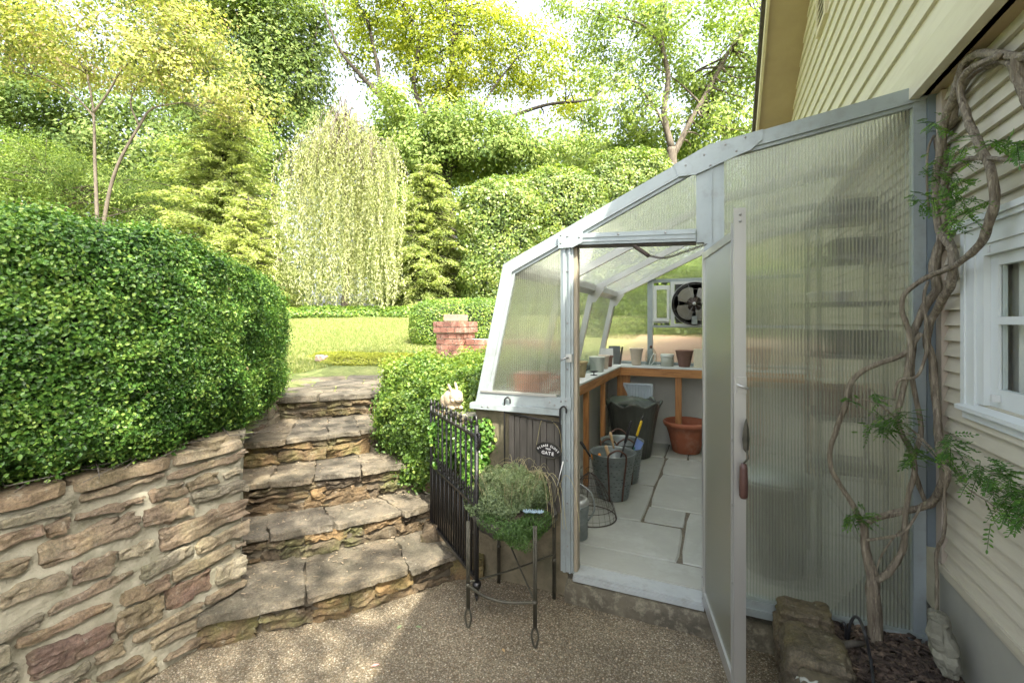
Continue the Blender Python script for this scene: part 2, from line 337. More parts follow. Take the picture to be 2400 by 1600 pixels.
def polymat(name, axis=0, ribs=90.0, clear=0.25, refr=0.45, milk=0.30, milkcol=(0.92,0.89,0.78), strength=0.9, rough=0.16):
    """twin-wall polycarbonate: see-through, smeared across by its ribs, slightly milky"""
    m, t, out = newmat(name)
    tc = t.nodes.new('ShaderNodeTexCoord'); sp = t.nodes.new('ShaderNodeSeparateXYZ'); t.links.new(tc.outputs['Object'], sp.inputs[0])
    mu = N(t, 'ShaderNodeMath', operation='MULTIPLY'); mu.inputs[1].default_value = 2*math.pi*ribs; t.links.new(sp.outputs[axis], mu.inputs[0])
    si = N(t, 'ShaderNodeMath', operation='SINE'); t.links.new(mu.outputs[0], si.inputs[0])
    bp = N(t, 'ShaderNodeBump', Strength=strength, Distance=0.0034); t.links.new(si.outputs[0], bp.inputs['Height'])
    rib = ramp(t, [(0.0,(0.60,0.62,0.58)),(0.10,(0.97,0.98,0.95)),(1.0,(1,1,0.98))]); 
    ab = N(t, 'ShaderNodeMapRange'); ab.inputs['From Min'].default_value = -1; t.links.new(si.outputs[0], ab.inputs[0]); t.links.new(ab.outputs[0], rib.inputs[0])
    tp = N(t, 'ShaderNodeBsdfTransparent'); t.links.new(rib.outputs[0], tp.inputs[0])
    rf = N(t, 'ShaderNodeBsdfRefraction', Roughness=rough, IOR=1.22); t.links.new(rib.outputs[0], rf.inputs[0]); t.links.new(bp.outputs[0], rf.inputs['Normal'])
    tl = N(t, 'ShaderNodeBsdfTranslucent'); tl.inputs[0].default_value = (*milkcol, 1)
    gl = N(t, 'ShaderNodeBsdfGlossy', Roughness=0.25); gl.inputs[0].default_value = (0.9,0.95,0.95,1); t.links.new(bp.outputs[0], gl.inputs['Normal'])
    df = N(t, 'ShaderNodeBsdfDiffuse'); df.inputs[0].default_value = (0.75,0.78,0.72,1)
    s1 = clear/(clear+refr)
    rib.color_ramp.elements[0].color = (0.72,0.74,0.70,1)
    a = N(t, 'ShaderNodeMixShader', Fac=1-s1); t.links.new(tp.outputs[0], a.inputs[1]); t.links.new(rf.outputs[0], a.inputs[2])
    b = N(t, 'ShaderNodeMixShader', Fac=milk); t.links.new(a.outputs[0], b.inputs[1]); t.links.new(tl.outputs[0], b.inputs[2])
    c = N(t, 'ShaderNodeMixShader', Fac=0.02); t.links.new(b.outputs[0], c.inputs[1]); t.links.new(df.outputs[0], c.inputs[2])
    fr = front_fresnel(t, 1.4); d = N(t, 'ShaderNodeMixShader'); t.links.new(fr, d.inputs[0]); t.links.new(c.outputs[0], d.inputs[1]); t.links.new(gl.outputs[0], d.inputs[2])
    t.links.new(d.outputs[0], out.inputs[0]); return m
M['poly'] = polymat('twinwall_panel_wall', 0, 72.0, 0.55, 0.50, 0.12, rough=0.05)
M['polyside'] = polymat('twinwall_panel_side', 1, 60.0, 0.60, 0.30, 0.05)
M['polyroof'] = polymat('twinwall_panel_roof', 1, 60.0, 0.70, 0.15, 0.18, (0.90,0.92,0.88))
M['polyback'] = polymat('twinwall_panel_back', 0, 70.0, 0.45, 0.5, 0.03, rough=0.05)

def groundmat(kind):
    m, t, out = newmat(kind); co = coords(t); b = N(t, 'ShaderNodeBsdfPrincipled', Roughness=0.9); b.inputs['Specular IOR Level'].default_value = 0.25
    if kind == 'exposed_aggregate':
        v = N(t, 'ShaderNodeTexVoronoi', Scale=140.0, feature='F1'); t.links.new(co, v.inputs['Vector'])
        r = ramp(t, [(0,(0.13,0.115,0.09)),(0.3,(0.19,0.17,0.13)),(0.5,(0.145,0.13,0.105)),(0.65,(0.24,0.22,0.175)),(0.82,(0.175,0.135,0.095)),(0.95,(0.38,0.36,0.31)),(1,(0.11,0.10,0.085))])
        sp = t.nodes.new('ShaderNodeSeparateColor'); t.links.new(v.outputs['Color'], sp.inputs[0]); t.links.new(sp.outputs[0], r.inputs[0])
        e = ramp(t, [(0.35,(1,1,1)),(0.62,(0.55,0.52,0.46))], v.outputs['Distance']); col = mixc(t, r.outputs[0], e.outputs[0], 1.0, 'MULTIPLY')
        n = N(t, 'ShaderNodeTexNoise', Scale=1.6, Detail=6.0, Roughness=0.6); t.links.new(co, n.inputs['Vector'])
        rr = ramp(t, [(0.32,(0.72,0.70,0.66)),(0.5,(1.1,1.07,1.0)),(0.68,(1.45,1.4,1.3))], n.outputs[0]); col = mixc(t, col, rr.outputs[0], 1.0, 'MULTIPLY')
        bp = N(t, 'ShaderNodeBump', Strength=0.8, Distance=0.004); bp.invert = True; t.links.new(v.outputs['Distance'], bp.inputs['Height']); t.links.new(bp.outputs[0], b.inputs['Normal'])
    else:
        n = N(t, 'ShaderNodeTexNoise', Scale=0.7, Detail=8.0, Roughness=0.7); t.links.new(co, n.inputs['Vector'])
        n2 = N(t, 'ShaderNodeTexNoise', Scale=28.0, Detail=6.0, Roughness=0.8); t.links.new(co, n2.inputs['Vector'])
        r = ramp(t, [(0.3,(0.07,0.105,0.03)),(0.5,(0.16,0.185,0.07)),(0.7,(0.29,0.27,0.15))], n.outputs[0])
        r2 = ramp(t, [(0.3,(0.4,0.46,0.35)),(0.7,(1.4,1.35,1.25))], n2.outputs[0]); col = mixc(t, r.outputs[0], r2.outputs[0], 1.0, 'MULTIPLY')
        bp = N(t, 'ShaderNodeBump', Strength=0.8, Distance=0.03); t.links.new(n2.outputs[0], bp.inputs['Height']); t.links.new(bp.outputs[0], b.inputs['Normal'])
    t.links.new(col, b.inputs['Base Color']); t.links.new(b.outputs[0], out.inputs[0]); return m
M['aggregate'] = groundmat('exposed_aggregate'); M['lawn'] = groundmat('lawn_grass')
# ---------------------------------------------------------------- terrain, lawn, patio
def in_poly(x, y, poly):
    c = False; n = len(poly)
    for i in range(n):
        x1, y1 = poly[i]; x2, y2 = poly[(i+1)%n]
        if (y1 > y) != (y2 > y) and x < (x2-x1)*(y-y1)/(y2-y1)+x1: c = not c
    return c
def hgt(x, y):
    d = -SA*x+CA*y
    z = 0.955
    if d > 5.6: z += 0.099*(min(d, 14.2)-5.6)
    if d > 14.2: z += 0.035*(min(d, 40)-14.2)
    return z+0.02*mnoise.noise(Vector((x*0.8, y*0.8, 0)))
HOLE = [(-2.42,-9),(-2.42,1.78),(-3.62,3.02),(-3.02,3.62),(-2.5,3.2),(-2.2,2.95),(-1.46,2.75),(-1.46,5.95),(9,5.95),(9,-9)]
xs = np.concatenate([np.arange(-90,-12,6.0), np.arange(-12,-6,0.6), np.arange(-6,1,0.1), np.arange(1,9,0.5), np.arange(9,90,6.0)])
ys = np.concatenate([np.arange(-60,-6,6.0), np.arange(-6,0,0.5), np.arange(0,7,0.1), np.arange(7,16,0.5), np.arange(16,40,2.0), np.arange(40,120,8.0)])
mb = MB(); V = [(x, y, hgt(x, y)) for y in ys for x in xs]; F = []
nx = len(xs)
for j in range(len(ys)-1):
    for i in range(nx-1):
        if not in_poly((xs[i]+xs[i+1])/2, (ys[j]+ys[j+1])/2, HOLE): F.append((j*nx+i, j*nx+i+1, (j+1)*nx+i+1, (j+1)*nx+i))
mb.add(V, F, smooth=True); struct(mb.build('lawn', M['lawn']))
mb = MB(); mb.add([(-150,-150,-0.06),(150,-150,-0.06),(150,150,-0.06),(-150,150,-0.06)], [(0,1,2,3)]); struct(mb.build('ground', M['soil']))
mb = MB(); mb.add([(-2.5,-7,0),(1.2,-7,0),(1.2,2.75,0),(-2.5,2.75,0)], [(0,1,2,3)]); struct(mb.build('patio', M['aggregate']))

mb = MB(); V = []
for j in range(21):
    for i in range(31):
        x = -1.35+6*i/30; y = 6.05+3.6*j/20; V.append((x, y, hgt(x, y)+0.09))
mb.add(V, [(j*31+i, j*31+i+1, (j+1)*31+i+1, (j+1)*31+i) for j in range(20) for i in range(30)], smooth=True); struct(mb.build('path', surf('leafy_path', (0.30,0.20,0.13), (0.20,0.13,0.08), 3, 0.95, 0, 0.4, 30, c3=(0.40,0.30,0.22), s3=12, f3=0.7)))
# ---------------------------------------------------------------- stonework helpers
def wall_stones(mb, A, B, z0, z1, nrm, hmin=0.05, hmax=0.11, lmin=0.14, lmax=0.42, prot=0.022, gap=0.018, amp=0.011, tilt=0.05, mat=0, n=5, jit=0.3, ztop=None):
    A = np.array(A, float); B = np.array(B, float); d = B-A; L = np.linalg.norm(d); d = d/L
    dv = np.array((d[0], d[1], 0)); nv = np.array((nrm[0], nrm[1], 0)); nv = nv/np.linalg.norm(nv)
    z = z0
    while z < z1-0.02:
        h = min(random.uniform(hmin, hmax), z1-z)
        if z1-(z+h) < hmin*0.7: h = z1-z
        s = -random.uniform(0, lmax*0.4)
        while s < L-0.02:
            l = random.uniform(lmin, lmax)*(1.0 if random.random() > 0.15 else 0.5)
            a, b = max(s, 0), min(s+l, L)
            if L-b < lmin*0.4: b = L
            if b-a > 0.04:
                hh = h*(1 if random.random() > jit else random.uniform(0.6, 0.85))
                g = gap*random.uniform(0.5, 1.4)
                c = np.array((A[0], A[1], 0))+dv*(a+b)/2+nv*(prot*random.uniform(0.1, 1.0)-0.03)+np.array((0, 0, z+h/2+random.uniform(-0.3, 0.3)*(h-hh)))
                th = random.uniform(-tilt, tilt)
                ex = dv*math.cos(th)+np.array((0, 0, math.sin(th))); ez = -dv*math.sin(th)+np.array((0, 0, math.cos(th)))
                mb.stone(c, ex*max(0.02, (b-a-g)/2), nv*0.045, ez*max(0.012, (hh-g)/2), n=n, amp=amp, k=random.uniform(7, 18), mat=mat)
            s += l
        z += h
def mortar_face(mb, A, B, z0, z1, nrm, off, mat, step=0.035, amp=0.010):
    A = np.array(A, float); B = np.array(B, float); d = B-A; L = np.linalg.norm(d); d /= L
    nv = np.array(nrm, float); nv /= np.linalg.norm(nv)
    nu = max(2, int(L/step)); nw = max(2, int((z1-z0)/step)); V = []
    for j in range(nw+1):
        for i in range(nu+1):
            p = np.array((A[0]+d[0]*L*i/nu, A[1]+d[1]*L*i/nu, z0+(z1-z0)*j/nw))
            k = off+amp*mnoise.noise(Vector(p)*9)+amp*0.6*mnoise.noise(Vector(p)*30)
            V.append((p[0]+nv[0]*k, p[1]+nv[1]*k, p[2]))
    F = [(j*(nu+1)+i, j*(nu+1)+i+1, (j+1)*(nu+1)+i+1, (j+1)*(nu+1)+i) for j in range(nw) for i in range(nu)]
    mb.add(V, F, mat, smooth=True)
def quad_slab(mb, q, z0, z1, n=8, amp=0.010, mat=0, k=12.0, rnd=None):
    V, F = cube_grid(n); P = V/((np.abs(V)**k).sum(1)**(1/k))[:, None]
    q = [np.array(a, float) for a in q]; W = np.zeros((len(P), 3)); o = Vector((random.uniform(0,50),)*3)
    for i, p in enumerate(P):
        s, t_ = (p[0]+1)/2, (p[1]+1)/2
        xy = q[0]*(1-s)*(1-t_)+q[1]*s*(1-t_)+q[2]*s*t_+q[3]*(1-s)*t_
        W[i] = (xy[0], xy[1], z0+(z1-z0)*(p[2]+1)/2)
        nv = np.array(mnoise.noise_vector(Vector(W[i])*7+o)); n2 = np.array(mnoise.noise_vector(Vector(W[i])*24+o))
        W[i] += nv*amp*np.array((1.6,1.6,0.6))+n2*amp*np.array((0.8,0.8,0.35))
    mb.add(W, F, mat, rnd)

# ---------------------------------------------------------------- retaining wall left
random.seed(21)
WA, WB, WM, WC = (-2.34,-1.6), (-2.34,1.70), (-3.08,2.25), (-3.52,2.93)
nd = np.array((WB[1]-WC[1], -(WB[0]-WC[0]))); nd = -nd if nd[0] < 0 else nd
wall = thing('retaining_wall', 'thick stone retaining wall with wide pale mortar joints under the boxwood hedge', 'stone wall', (-2.5,0.8,0))
mb = MB()
mb.prism([(-2.36,-1.6),(-2.36,1.69),(-3.10,2.24),(-3.54,2.91),(-3.85,2.7),(-3.3,1.9),(-2.8,1.4),(-2.8,-1.6)], -0.05, 0.93, 0, axis='z')
mortar_face(mb, WA, WB, 0, 0.96, (1,0), 0.0, 0, amp=0.014)
mortar_face(mb, WB, WM, 0, 0.96, (0.6,0.8), 0.0, 0); mortar_face(mb, WM, WC, 0, 0.96, (0.84,0.54), 0.0, 0)
mb.build('mortar_core', M['mortar'], wall)
mb = MB()
wall_stones(mb, WA, (-2.34,1.73), 0.0, 0.93, (1,0), prot=0.018, hmin=0.065, hmax=0.135, lmin=0.15, lmax=0.42, gap=0.027, tilt=0.10, n=14, amp=0.0145, jit=0.6)
wall_stones(mb, WM, WC, 0.15, 0.93, (0.84,0.54), prot=0.004, gap=0.02, n=8)
s = -1.5
while s < 1.7:                                         # flat capping stones
    l = random.uniform(0.25, 0.5); b = min(s+l, 1.70)
    quad_slab(mb, [(-2.31+random.uniform(-.02,.02), s+0.01), (-2.31+random.uniform(-.02,.02), b), (-2.75, b), (-2.75, s+0.01)], 0.925, 0.985, 7, 0.012); s += l
quad_slab(mb, [(-2.30,1.50),(-2.38,1.745),(-2.75,1.70),(-2.75,1.45)], 0.955, 1.01, 8, 0.014)
for p, q, nn in ((WB,WM,(0.6,-0.0)),(WM,WC,(0.84,0.54))):
    p, q, nn = np.array(p)-np.array((0.06,-0.06)), np.array(q), np.array(nn)*0.8
    quad_slab(mb, [tuple(p+nn*0.03), tuple(q+nn*0.03), tuple(q-nn*0.35), tuple(p-nn*0.35)], 0.925, 0.985, 6, 0.012)
mb.build('stones', M['wallstone'], wall)

# ---------------------------------------------------------------- stone steps
random.seed(33)
SL = [(-2.26,1.60),(-2.55,1.88),(-2.80,2.08),(-3.02,2.31),(-3.50,2.88)]
SR = [(-1.50,2.56),(-1.84,2.76),(-2.16,2.82),(-2.45,3.12),(-2.88,3.48)]
SZ = [0.174,0.348,0.569,0.765,0.958]
SL.append((-4.63,3.86)); SR.append((-3.80,4.84))
M['kerbm'] = surf('step_mortar', (0.13,0.11,0.075), (0.06,0.052,0.036), 8, 0.95, 0, 1.0, 45)
steps = thing('stone_steps', 'five rough stone steps climbing from the patio to the lawn', 'steps', (-2.4,2.4,0))
zb = 0.0
for i in range(5):
    L, R = np.array(SL[i]), np.array(SR[i]); L2, R2 = np.array(SL[i+1]), np.array(SR[i+1])
    d = (R-L)/np.linalg.norm(R-L); nrm = np.array((d[1], -d[0])); mid = (L+R)/2; bow = nrm*(0.09 if i == 0 else 0.05)
    Lx, Rx = L-d*0.16, R+d*(0.03 if i < 1 else 0.10)
    mb = MB(); z0, z1 = zb, SZ[i]
    mb.prism([tuple(Lx-nrm*0.03), tuple((Lx*3+Rx*3)/6+bow-nrm*0.03), tuple(Rx-nrm*0.03), tuple(R2+d*0.1-nrm*0.0), tuple(L2-d*0.15)], -0.05, z1-0.03, 1, axis='z')
    P0 = Lx; P1 = (Lx+Rx)/2+bow; P2 = Rx
    for a, b in ((P0, P1), (P1, P2)):
        mortar_face(mb, a, b, z0-0.02, z1-0.03, nrm, -0.006, 1, amp=0.018)
        wall_stones(mb, a, b, z0-0.01, z1-0.035, nrm, hmin=0.06, hmax=0.12, lmin=0.16, lmax=0.42, prot=0.014, gap=0.006, n=12, amp=0.024, tilt=0.05, jit=0.5)
    ob = mb.build('riser', [M['stepstone'], M['kerbm']], steps)
    mb = MB(); cuts = [0]; n = random.choice((3, 4))
    for c in range(1, n): cuts.append(c/n+random.uniform(-0.07, 0.07))
    cuts.append(1)
    F0, F2 = Lx, Rx
    fr = lambda a: (F0*(1-a)+F2*a+bow*4*a*(1-a)*1.0+nrm*0.042)
    bk = lambda a: ((L2-d*0.13)*(1-a)+(R2+d*0.1)*a-nrm*(0.02 if i < 4 else -0.0))
    if i < 4:
        for a, b in zip(cuts[:-1], cuts[1:]):
            sp = random.random() < 0.5
            m_ = random.uniform(0.45, 0.6)
            quad_slab(mb, [fr(a+0.002)+nrm*random.uniform(-.02,.02), fr(b-0.002)+nrm*random.uniform(-.02,.02), bk(b-0.001), bk(a+0.001)], z1-random.uniform(0.032, 0.048), z1+random.uniform(-0.005, 0.003), 18, 0.013, k=26)
    else:
        rows = [0, 0.16, 0.42, 0.7, 1.0]
        for r0, r1 in zip(rows[:-1], rows[1:]):
            n = random.choice((2, 3)); cc = [0]+[c/n+random.uniform(-.1,.1) for c in range(1, n)]+[1]
            for a, b in zip(cc[:-1], cc[1:]):
                q = [fr(a+.004)*(1-r0)+bk(a+.004)*r0, fr(b-.004)*(1-r0)+bk(b-.004)*r0, fr(b-.004)*(1-r1+0.01)+bk(b-.004)*(r1-0.01), fr(a+.004)*(1-r1+0.01)+bk(a+.004)*(r1-0.01)]
                quad_slab(mb, q, z1-0.05, z1+random.uniform(0.0, 0.012), 11, 0.010)
    mb.build('tread', M['slab'], steps); zb = SZ[i]

# bed wall along the right side of the steps and the greenhouse corner
random.seed(5)
bed = thing('bed_wall', 'low tan stone bed wall between the steps and the greenhouse corner', 'stone wall', (-1.6,2.8,0))
BP = [(-1.40,2.66),(-1.52,2.70),(-1.86,2.86),(-2.18,2.93),(-2.48,3.2),(-2.92,3.58)]
mb = MB(); top = [0.98,0.98,0.62,0.66,0.85,0.93]
for i in range(len(BP)-1):
    a, b = np.array(BP[i]), np.array(BP[i+1]); d = (b-a)/np.linalg.norm(b-a); nn = np.array((d[1], -d[0])); nn = nn if nn[1] < 0 else -nn
    mb.prism([tuple(a+nn*-0.01), tuple(b-nn*0.01), tuple(b-nn*0.14), tuple(a-nn*0.14)], -0.05, top[i], 1, axis='z')
    mortar_face(mb, a, b, 0, top[i], nn, 0, 1)
    wall_stones(mb, a, b, 0, top[i], nn, hmin=0.08, hmax=0.16, lmin=0.15, lmax=0.35, prot=0.02, n=5, gap=0.014)
mb.build('stones', [M['stepstone'], M['mortar']], bed)
# rounded curb where gate meets the steps
mb = MB(); c0 = at_z(1012,1215,0.20)
mb.stone((-1.66,2.72,0.15), (0.15,0.10,0.05), (-0.05,0.08,0), (0.0,0.0,0.13), 12, 0.012, 14.0, rnd=0.1)
mb.stone((-1.46,2.60,0.05), (0.10,0.04,0), (-0.03,0.06,0), (0,0,0.09), 10, 0.012, 14.0, rnd=0.6)
mb.build('curb_stone', M['stepstone'], bed)

# ---------------------------------------------------------------- house
XG, XL = 0.80, 0.90
YR, ZR, PIT = 4.46, 4.99, 0.57
house = thing('house', 'cream clapboard house wing with gable, soffit and white sash window', 'house', (1.0,2.6,0))
def sidings(x, z0, zt, e, yfun, depth=0.013, holes=(), rv=None):
    mb = MB(); z = z0
    while z < zt-1e-6:
        ya, yb = yfun(z+e*0.5)
        if yb-ya > 0.05:
            segs = [(ya, yb)]
            for (hy0, hy1, hz0, hz1) in holes:
                if z+e*0.5 > hz0 and z+e*0.5 < hz1:
                    ns = []
                    for a, b in segs:
                        if a < hy0: ns.append((a, min(b, hy0)))
                        if b > hy1: ns.append((max(a, hy1), b))
                    segs = ns
            for a, b in segs: mb.prism([(x, z+e-0.001), (x-depth, z), (x, z)], a, b, 0, random.random(), 'y')
        z += e
    return mb
gy = lambda z: (YR-(ZR-z)/PIT, min(YR+(ZR-z)/PIT, 8.3))
VENT = (4.28,4.64,4.0,4.6)
mb = sidings(XG, 2.747, 4.99, 0.126, gy, 0.016, [VENT]); mb.prism([(YR-(ZR-2.60)/PIT,2.60),(8.6,2.60),(YR,ZR)], XG, XG+0.05, axis='x'); mb.build('gable_siding', M['siding'], house)
mb = MB(); mb.box((XG-0.018,0.3,2.592),(XG+0.02,8.4,2.745)); mb.build('frieze_board', M['siding'], house)
mb = MB(); mb.box((XG+0.02,0.3,2.60),(XL+0.06,8.4,2.63)); mb.build('soffit', M['soffit'], house)
WIN = (1.35,2.39,1.267,1.984)
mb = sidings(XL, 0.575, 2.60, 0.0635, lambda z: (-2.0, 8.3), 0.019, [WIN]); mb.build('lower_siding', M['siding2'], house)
mb = MB()
mb.box((XL,-2.0,0.3),(XL+0.04,1.45,2.6)); mb.box((XL,2.34,0.3),(XL+0.04,8.3,2.6)); mb.box((XL,1.45,0.3),(XL+0.04,2.34,1.30)); mb.box((XL,1.45,1.95),(XL+0.04,2.34,2.6))
mb.box((XL+0.04,8.2,0),(7.9,8.3,3.0)); mb.box((XL+0.04,-2.0,0),(7.9,-1.9,2.6)); mb.box((7.8,-2,0),(7.9,8.3,2.6)); mb.box((XL+0.04,-2,2.55),(7.9,8.3,2.6))
mb.box((XL+0.5,1.2,0.9),(XL+0.55,2.9,2.5)); mb.build('wall', M['siding2'], house)
mb = MB(); mb.box((XL-0.012,-2,-0.05),(XL+0.03,2.60,0.545)); mb.box((XL-0.012,2.8,-0.05),(XL+0.03,8.3,0.545)); mb.build('foundation', M['skirt'], house)
mb = MB(); mb.box((XL-0.03,-2,0.548),(XL-0.001,2.60,0.575)); mb.box((XL-0.022,-2,0.53),(XL-0.011,2.60,0.547)); mb.build('skirt_board', M['siding2'], house)
mb = MB(); mb.box((XL-0.026,2.545,0.58),(XL-0.001,2.60,2.59)); mb.build('corner_board', surf('corner_paint', (0.42,0.36,0.30), (0.36,0.32,0.26), 3, 0.6, 0, 0.2, 20, (1,1,0.4)), house)
# roof slabs, rake fascia and soffit
def rk(y, off=0): return ZR+off-abs(y-YR)*PIT
mbs, mbf, mbo, mbt = MB(), MB(), MB(), MB()
for sg, yend in ((-1, 0.1), (1, 8.7)):
    y0, y1 = YR, yend
    mbs.prism([(y0, rk(y0,0.10)), (y1, rk(y1,0.10)), (y1, rk(y1,0.22)), (y0, rk(y0,0.22))], 0.40, 8.0, axis='x')
    mbf.prism([(y0, rk(y0,-0.05)), (y1, rk(y1,-0.05)), (y1, rk(y1,0.099)), (y0, rk(y0,0.099))], 0.435, 0.46, axis='x')
    mbo.prism([(y0, rk(y0,-0.02)), (y1, rk(y1,-0.02)), (y1, rk(y1,0.0)), (y0, rk(y0,0.0))], 0.4605, XG+0.02, axis='x')
mbs.build('roof', M['shingle'], house); mbf.build('rake_fascia', M['fascia'], house); mbo.build('rake_soffit', M['soffit'], house)
mb = MB(); y0, y1, z0, z1 = VENT
for a, b in (((XG-0.035,y0,z0),(XG+0.01,y0+0.04,z1)), ((XG-0.035,y1-0.04,z0),(XG+0.01,y1,z1)), ((XG-0.035,y0+0.04,z0),(XG+0.01,y1-0.04,z0+0.04))): mb.box(a, b)
vent = mb.build('gable_vent', M['fascia'], house)
mb = MB(); mb.box((XG-0.002,y0+0.04,z0+0.04),(XG+0.004,y1-0.04,z1), 1)
z = z0+0.05
while z < z1: mb.prism([(XG-0.03,z),(XG-0.028,z-0.008),(XG-0.003,z+0.028),(XG-0.003,z+0.036)], y0+0.041, y1-0.041, 0); z += 0.055
lv = mb.build('louvre', [M['fascia'], M['dark']], None, origin=parent_origin(vent)); lv.parent = vent; lv.location = (0,0,0)
# window
wf = MB(); x0 = XL-0.016
wf.box((x0,2.2998,1.285),(XL+0.02,2.39,1.95)); wf.box((x0,1.35,1.285),(XL+0.02,1.48,1.95)); wf.box((x0,1.35,1.88),(XL+0.02,2.433,1.95)) if False else wf.box((x0,1.48,1.885),(XL+0.02,2.30,1.95))
wf.box((x0-0.006,2.36,1.285),(x0,2.39,1.95)); wf.box((x0-0.014,1.33,1.9505),(XL,2.40,1.968)); wf.box((x0-0.024,1.31,1.9685),(XL,2.41,1.99))
wf.box((XL-0.008,2.25,1.30),(XL+0.03,2.2995,1.885)); wf.box((XL-0.008,1.481,1.30),(XL+0.03,1.53,1.885)); wf.box((XL-0.008,1.531,1.845),(XL+0.03,2.2495,1.885))
win = wf.build('window', M['wtrim'], house)
def sub(mb, name, mat, par, label=None):
    ob = mb.build(name, mat, None, origin=parent_origin(par)); ob.parent = par; ob.location = (0,0,0)
    if label: ob['label'] = label
    return ob
sb = MB(); sb.prism([(x0-0.026,1.267),(x0-0.026,1.283),(XL+0.03,1.299),(XL+0.03,1.267)], 1.33, 2.385); sb.box((x0-0.008,1.36,1.235),(XL-0.005,2.37,1.266)); sub(sb, 'sill', M['wtrim'], win)
sh = MB(); xs_ = XL+0.012
sh.box((xs_,2.20,1.3),(xs_+0.025,2.2495,1.844)); sh.box((xs_,1.531,1.3),(xs_+0.025,1.58,1.844)); sh.box((xs_,1.581,1.3),(xs_+0.025,2.1995,1.365)); sh.box((xs_,1.581,1.805),(xs_+0.025,2.1995,1.844)); sh.box((xs_-0.004,1.581,1.595),(xs_+0.02,2.1995,1.622))
sub(sh, 'sash', M['wtrim'], win)
for yy, zz in ((2.19,1.335),(2.21,1.865)):
    b = MB(); b.box((XL-0.012,yy-0.008,zz-0.012),(XL+0.011,yy+0.008,zz+0.012)); sub(b, 'latch', M['white'], win)
gl = MB(); gl.box((xs_+0.008,1.58,1.36),(xs_+0.012,2.20,1.81)); sub(gl, 'pane', M['glass'], win)
cu = MB(); nn_ = 120; V = []
for j, z in enumerate((1.2, 2.0)):
    for i in range(nn_+1):
        y = 1.45+0.88*i/nn_; V.append((XL+0.085+0.018*math.sin(i*0.55)+0.01*math.sin(i*0.23+1), y, z))
cu.add(V, [(i, i+1, nn_+2+i, nn_+1+i) for i in range(nn_)], smooth=True); sub(cu, 'curtain', M['curtain'], win)

# ---------------------------------------------------------------- greenhouse
gh = thing('greenhouse', 'lean-to aluminium greenhouse with ribbed translucent panels against the house', 'greenhouse', (-0.3,2.65,0))
Y0, Y1 = 2.617, 5.85
GA, GB, GC, GE = np.array((-1.405,1.076)), np.array((-1.207,1.962)), np.array((-0.039,2.516)), np.array((0.868,2.658))
def inset(pts, wd):
    pts = [np.array(p, float) for p in pts]; out = []
    for i, p in enumerate(pts):
        ns = []
        if i > 0: d = pts[i]-pts[i-1]; d /= np.linalg.norm(d); ns.append(np.array((d[1], -d[0])))
        if i < len(pts)-1: d = pts[i+1]-pts[i]; d /= np.linalg.norm(d); ns.append(np.array((d[1], -d[0])))
        n = sum(ns); n /= np.linalg.norm(n); out.append(p+n*wd/max(0.3, float(n@ns[0])))
    return out
PR = [GA, GB, GC, GE]
def endframe(mb, ya, yb, wd):
    I = inset(PR, wd)
    for i in range(3): mb.prism([PR[i], PR[i+1], I[i+1], I[i]], ya, yb)
    return I
mb = MB(); I = endframe(mb, Y0-0.012, Y0+0.045, 0.068); I2 = inset(PR, 0.085)
for i in range(3): mb.prism([I[i]+0.0, I[i+1], I2[i+1], I2[i]], Y0, Y0+0.03)
mb.build('end_frame', M['frame'], gh)
mb = MB()
mb.box((-0.838,Y0-0.006,0.150),(-0.762,Y0+0.05,2.125)); mb.box((-0.822,Y0-0.016,0.150),(-0.806,Y0-0.006,2.08)); mb.box((-0.786,Y0-0.018,0.150),(-0.776,Y0-0.006,2.05)); mb.box((-0.762,Y0+0.01,0.155),(-0.742,Y0+0.06,2.05),1)
mb.build('door_post', [M['frame'], M['jambwood']], gh)
mb = MB(); mb.box((-0.098,Y0-0.004,2.02),(0.018,Y0+0.05,2.47)); mb.box((-0.060,Y0-0.004,0.150),(0.018,Y0+0.05,2.0198)); mb.box((-0.03,Y0-0.012,0.150),(-0.022,Y0-0.004,2.46)); mb.box((0.018,Y0,0.23),(0.034,Y0+0.03,2.49)); mb.build('door_post', M['frame'], gh)
mb = MB(); mb.prism([(-0.775,2.116),(-0.775,2.052),(-0.10,2.026),(-0.10,2.090)], Y0-0.020, Y0+0.045); mb.prism([(-0.775,2.098),(-0.775,2.090),(-0.10,2.064),(-0.10,2.072)], Y0-0.026, Y0-0.0202); mb.prism([(-0.775,2.074),(-0.775,2.066),(-0.10,2.04),(-0.10,2.048)], Y0-0.026, Y0-0.0202)
mb.prism([(-0.765,2.051),(-0.765,2.040),(-0.10,2.014),(-0.10,2.025)], Y0+0.0, Y0+0.05, 1); mb.build('header', [M['frame'], M['oldwood']], gh)
mb = MB(); mb.box((-1.385,Y0-0.014,1.098),(-0.840,Y0+0.04,1.165)); mb.box((-1.43,Y0-0.035,1.062),(-0.84,Y0+0.06,1.097)); mb.box((-1.36,Y0-0.020,1.166),(-0.86,Y0+0.02,1.178),1); mb.build('sill_rail', [M['frame'], M['bare']], gh)
mb = MB(); mb.box((0.0345,Y0-0.02,0.143),(0.86,Y0+0.05,0.224)); mb.box((0.0345,Y0-0.028,0.176),(0.86,Y0-0.0203,0.184)); mb.build('sill_rail', M['frame'], gh)
mb = MB(); mb.box((0.80,Y0-0.006,0.2245),(0.845,Y0+0.04,2.60)); mb.build('wall_jamb', M['frame'], gh)
mb = MB(); mb.box((0.847,Y0-0.01,0.62),(0.885,Y0+0.03,2.64)); mb.box((0.847,Y0-0.016,2.44),(0.888,Y0-0.0105,2.645)); mb.build('flashing', surf('flashing_paint', (0.20,0.25,0.28), (0.15,0.19,0.21), 3, 0.4, 0.2), gh)
mb = MB()
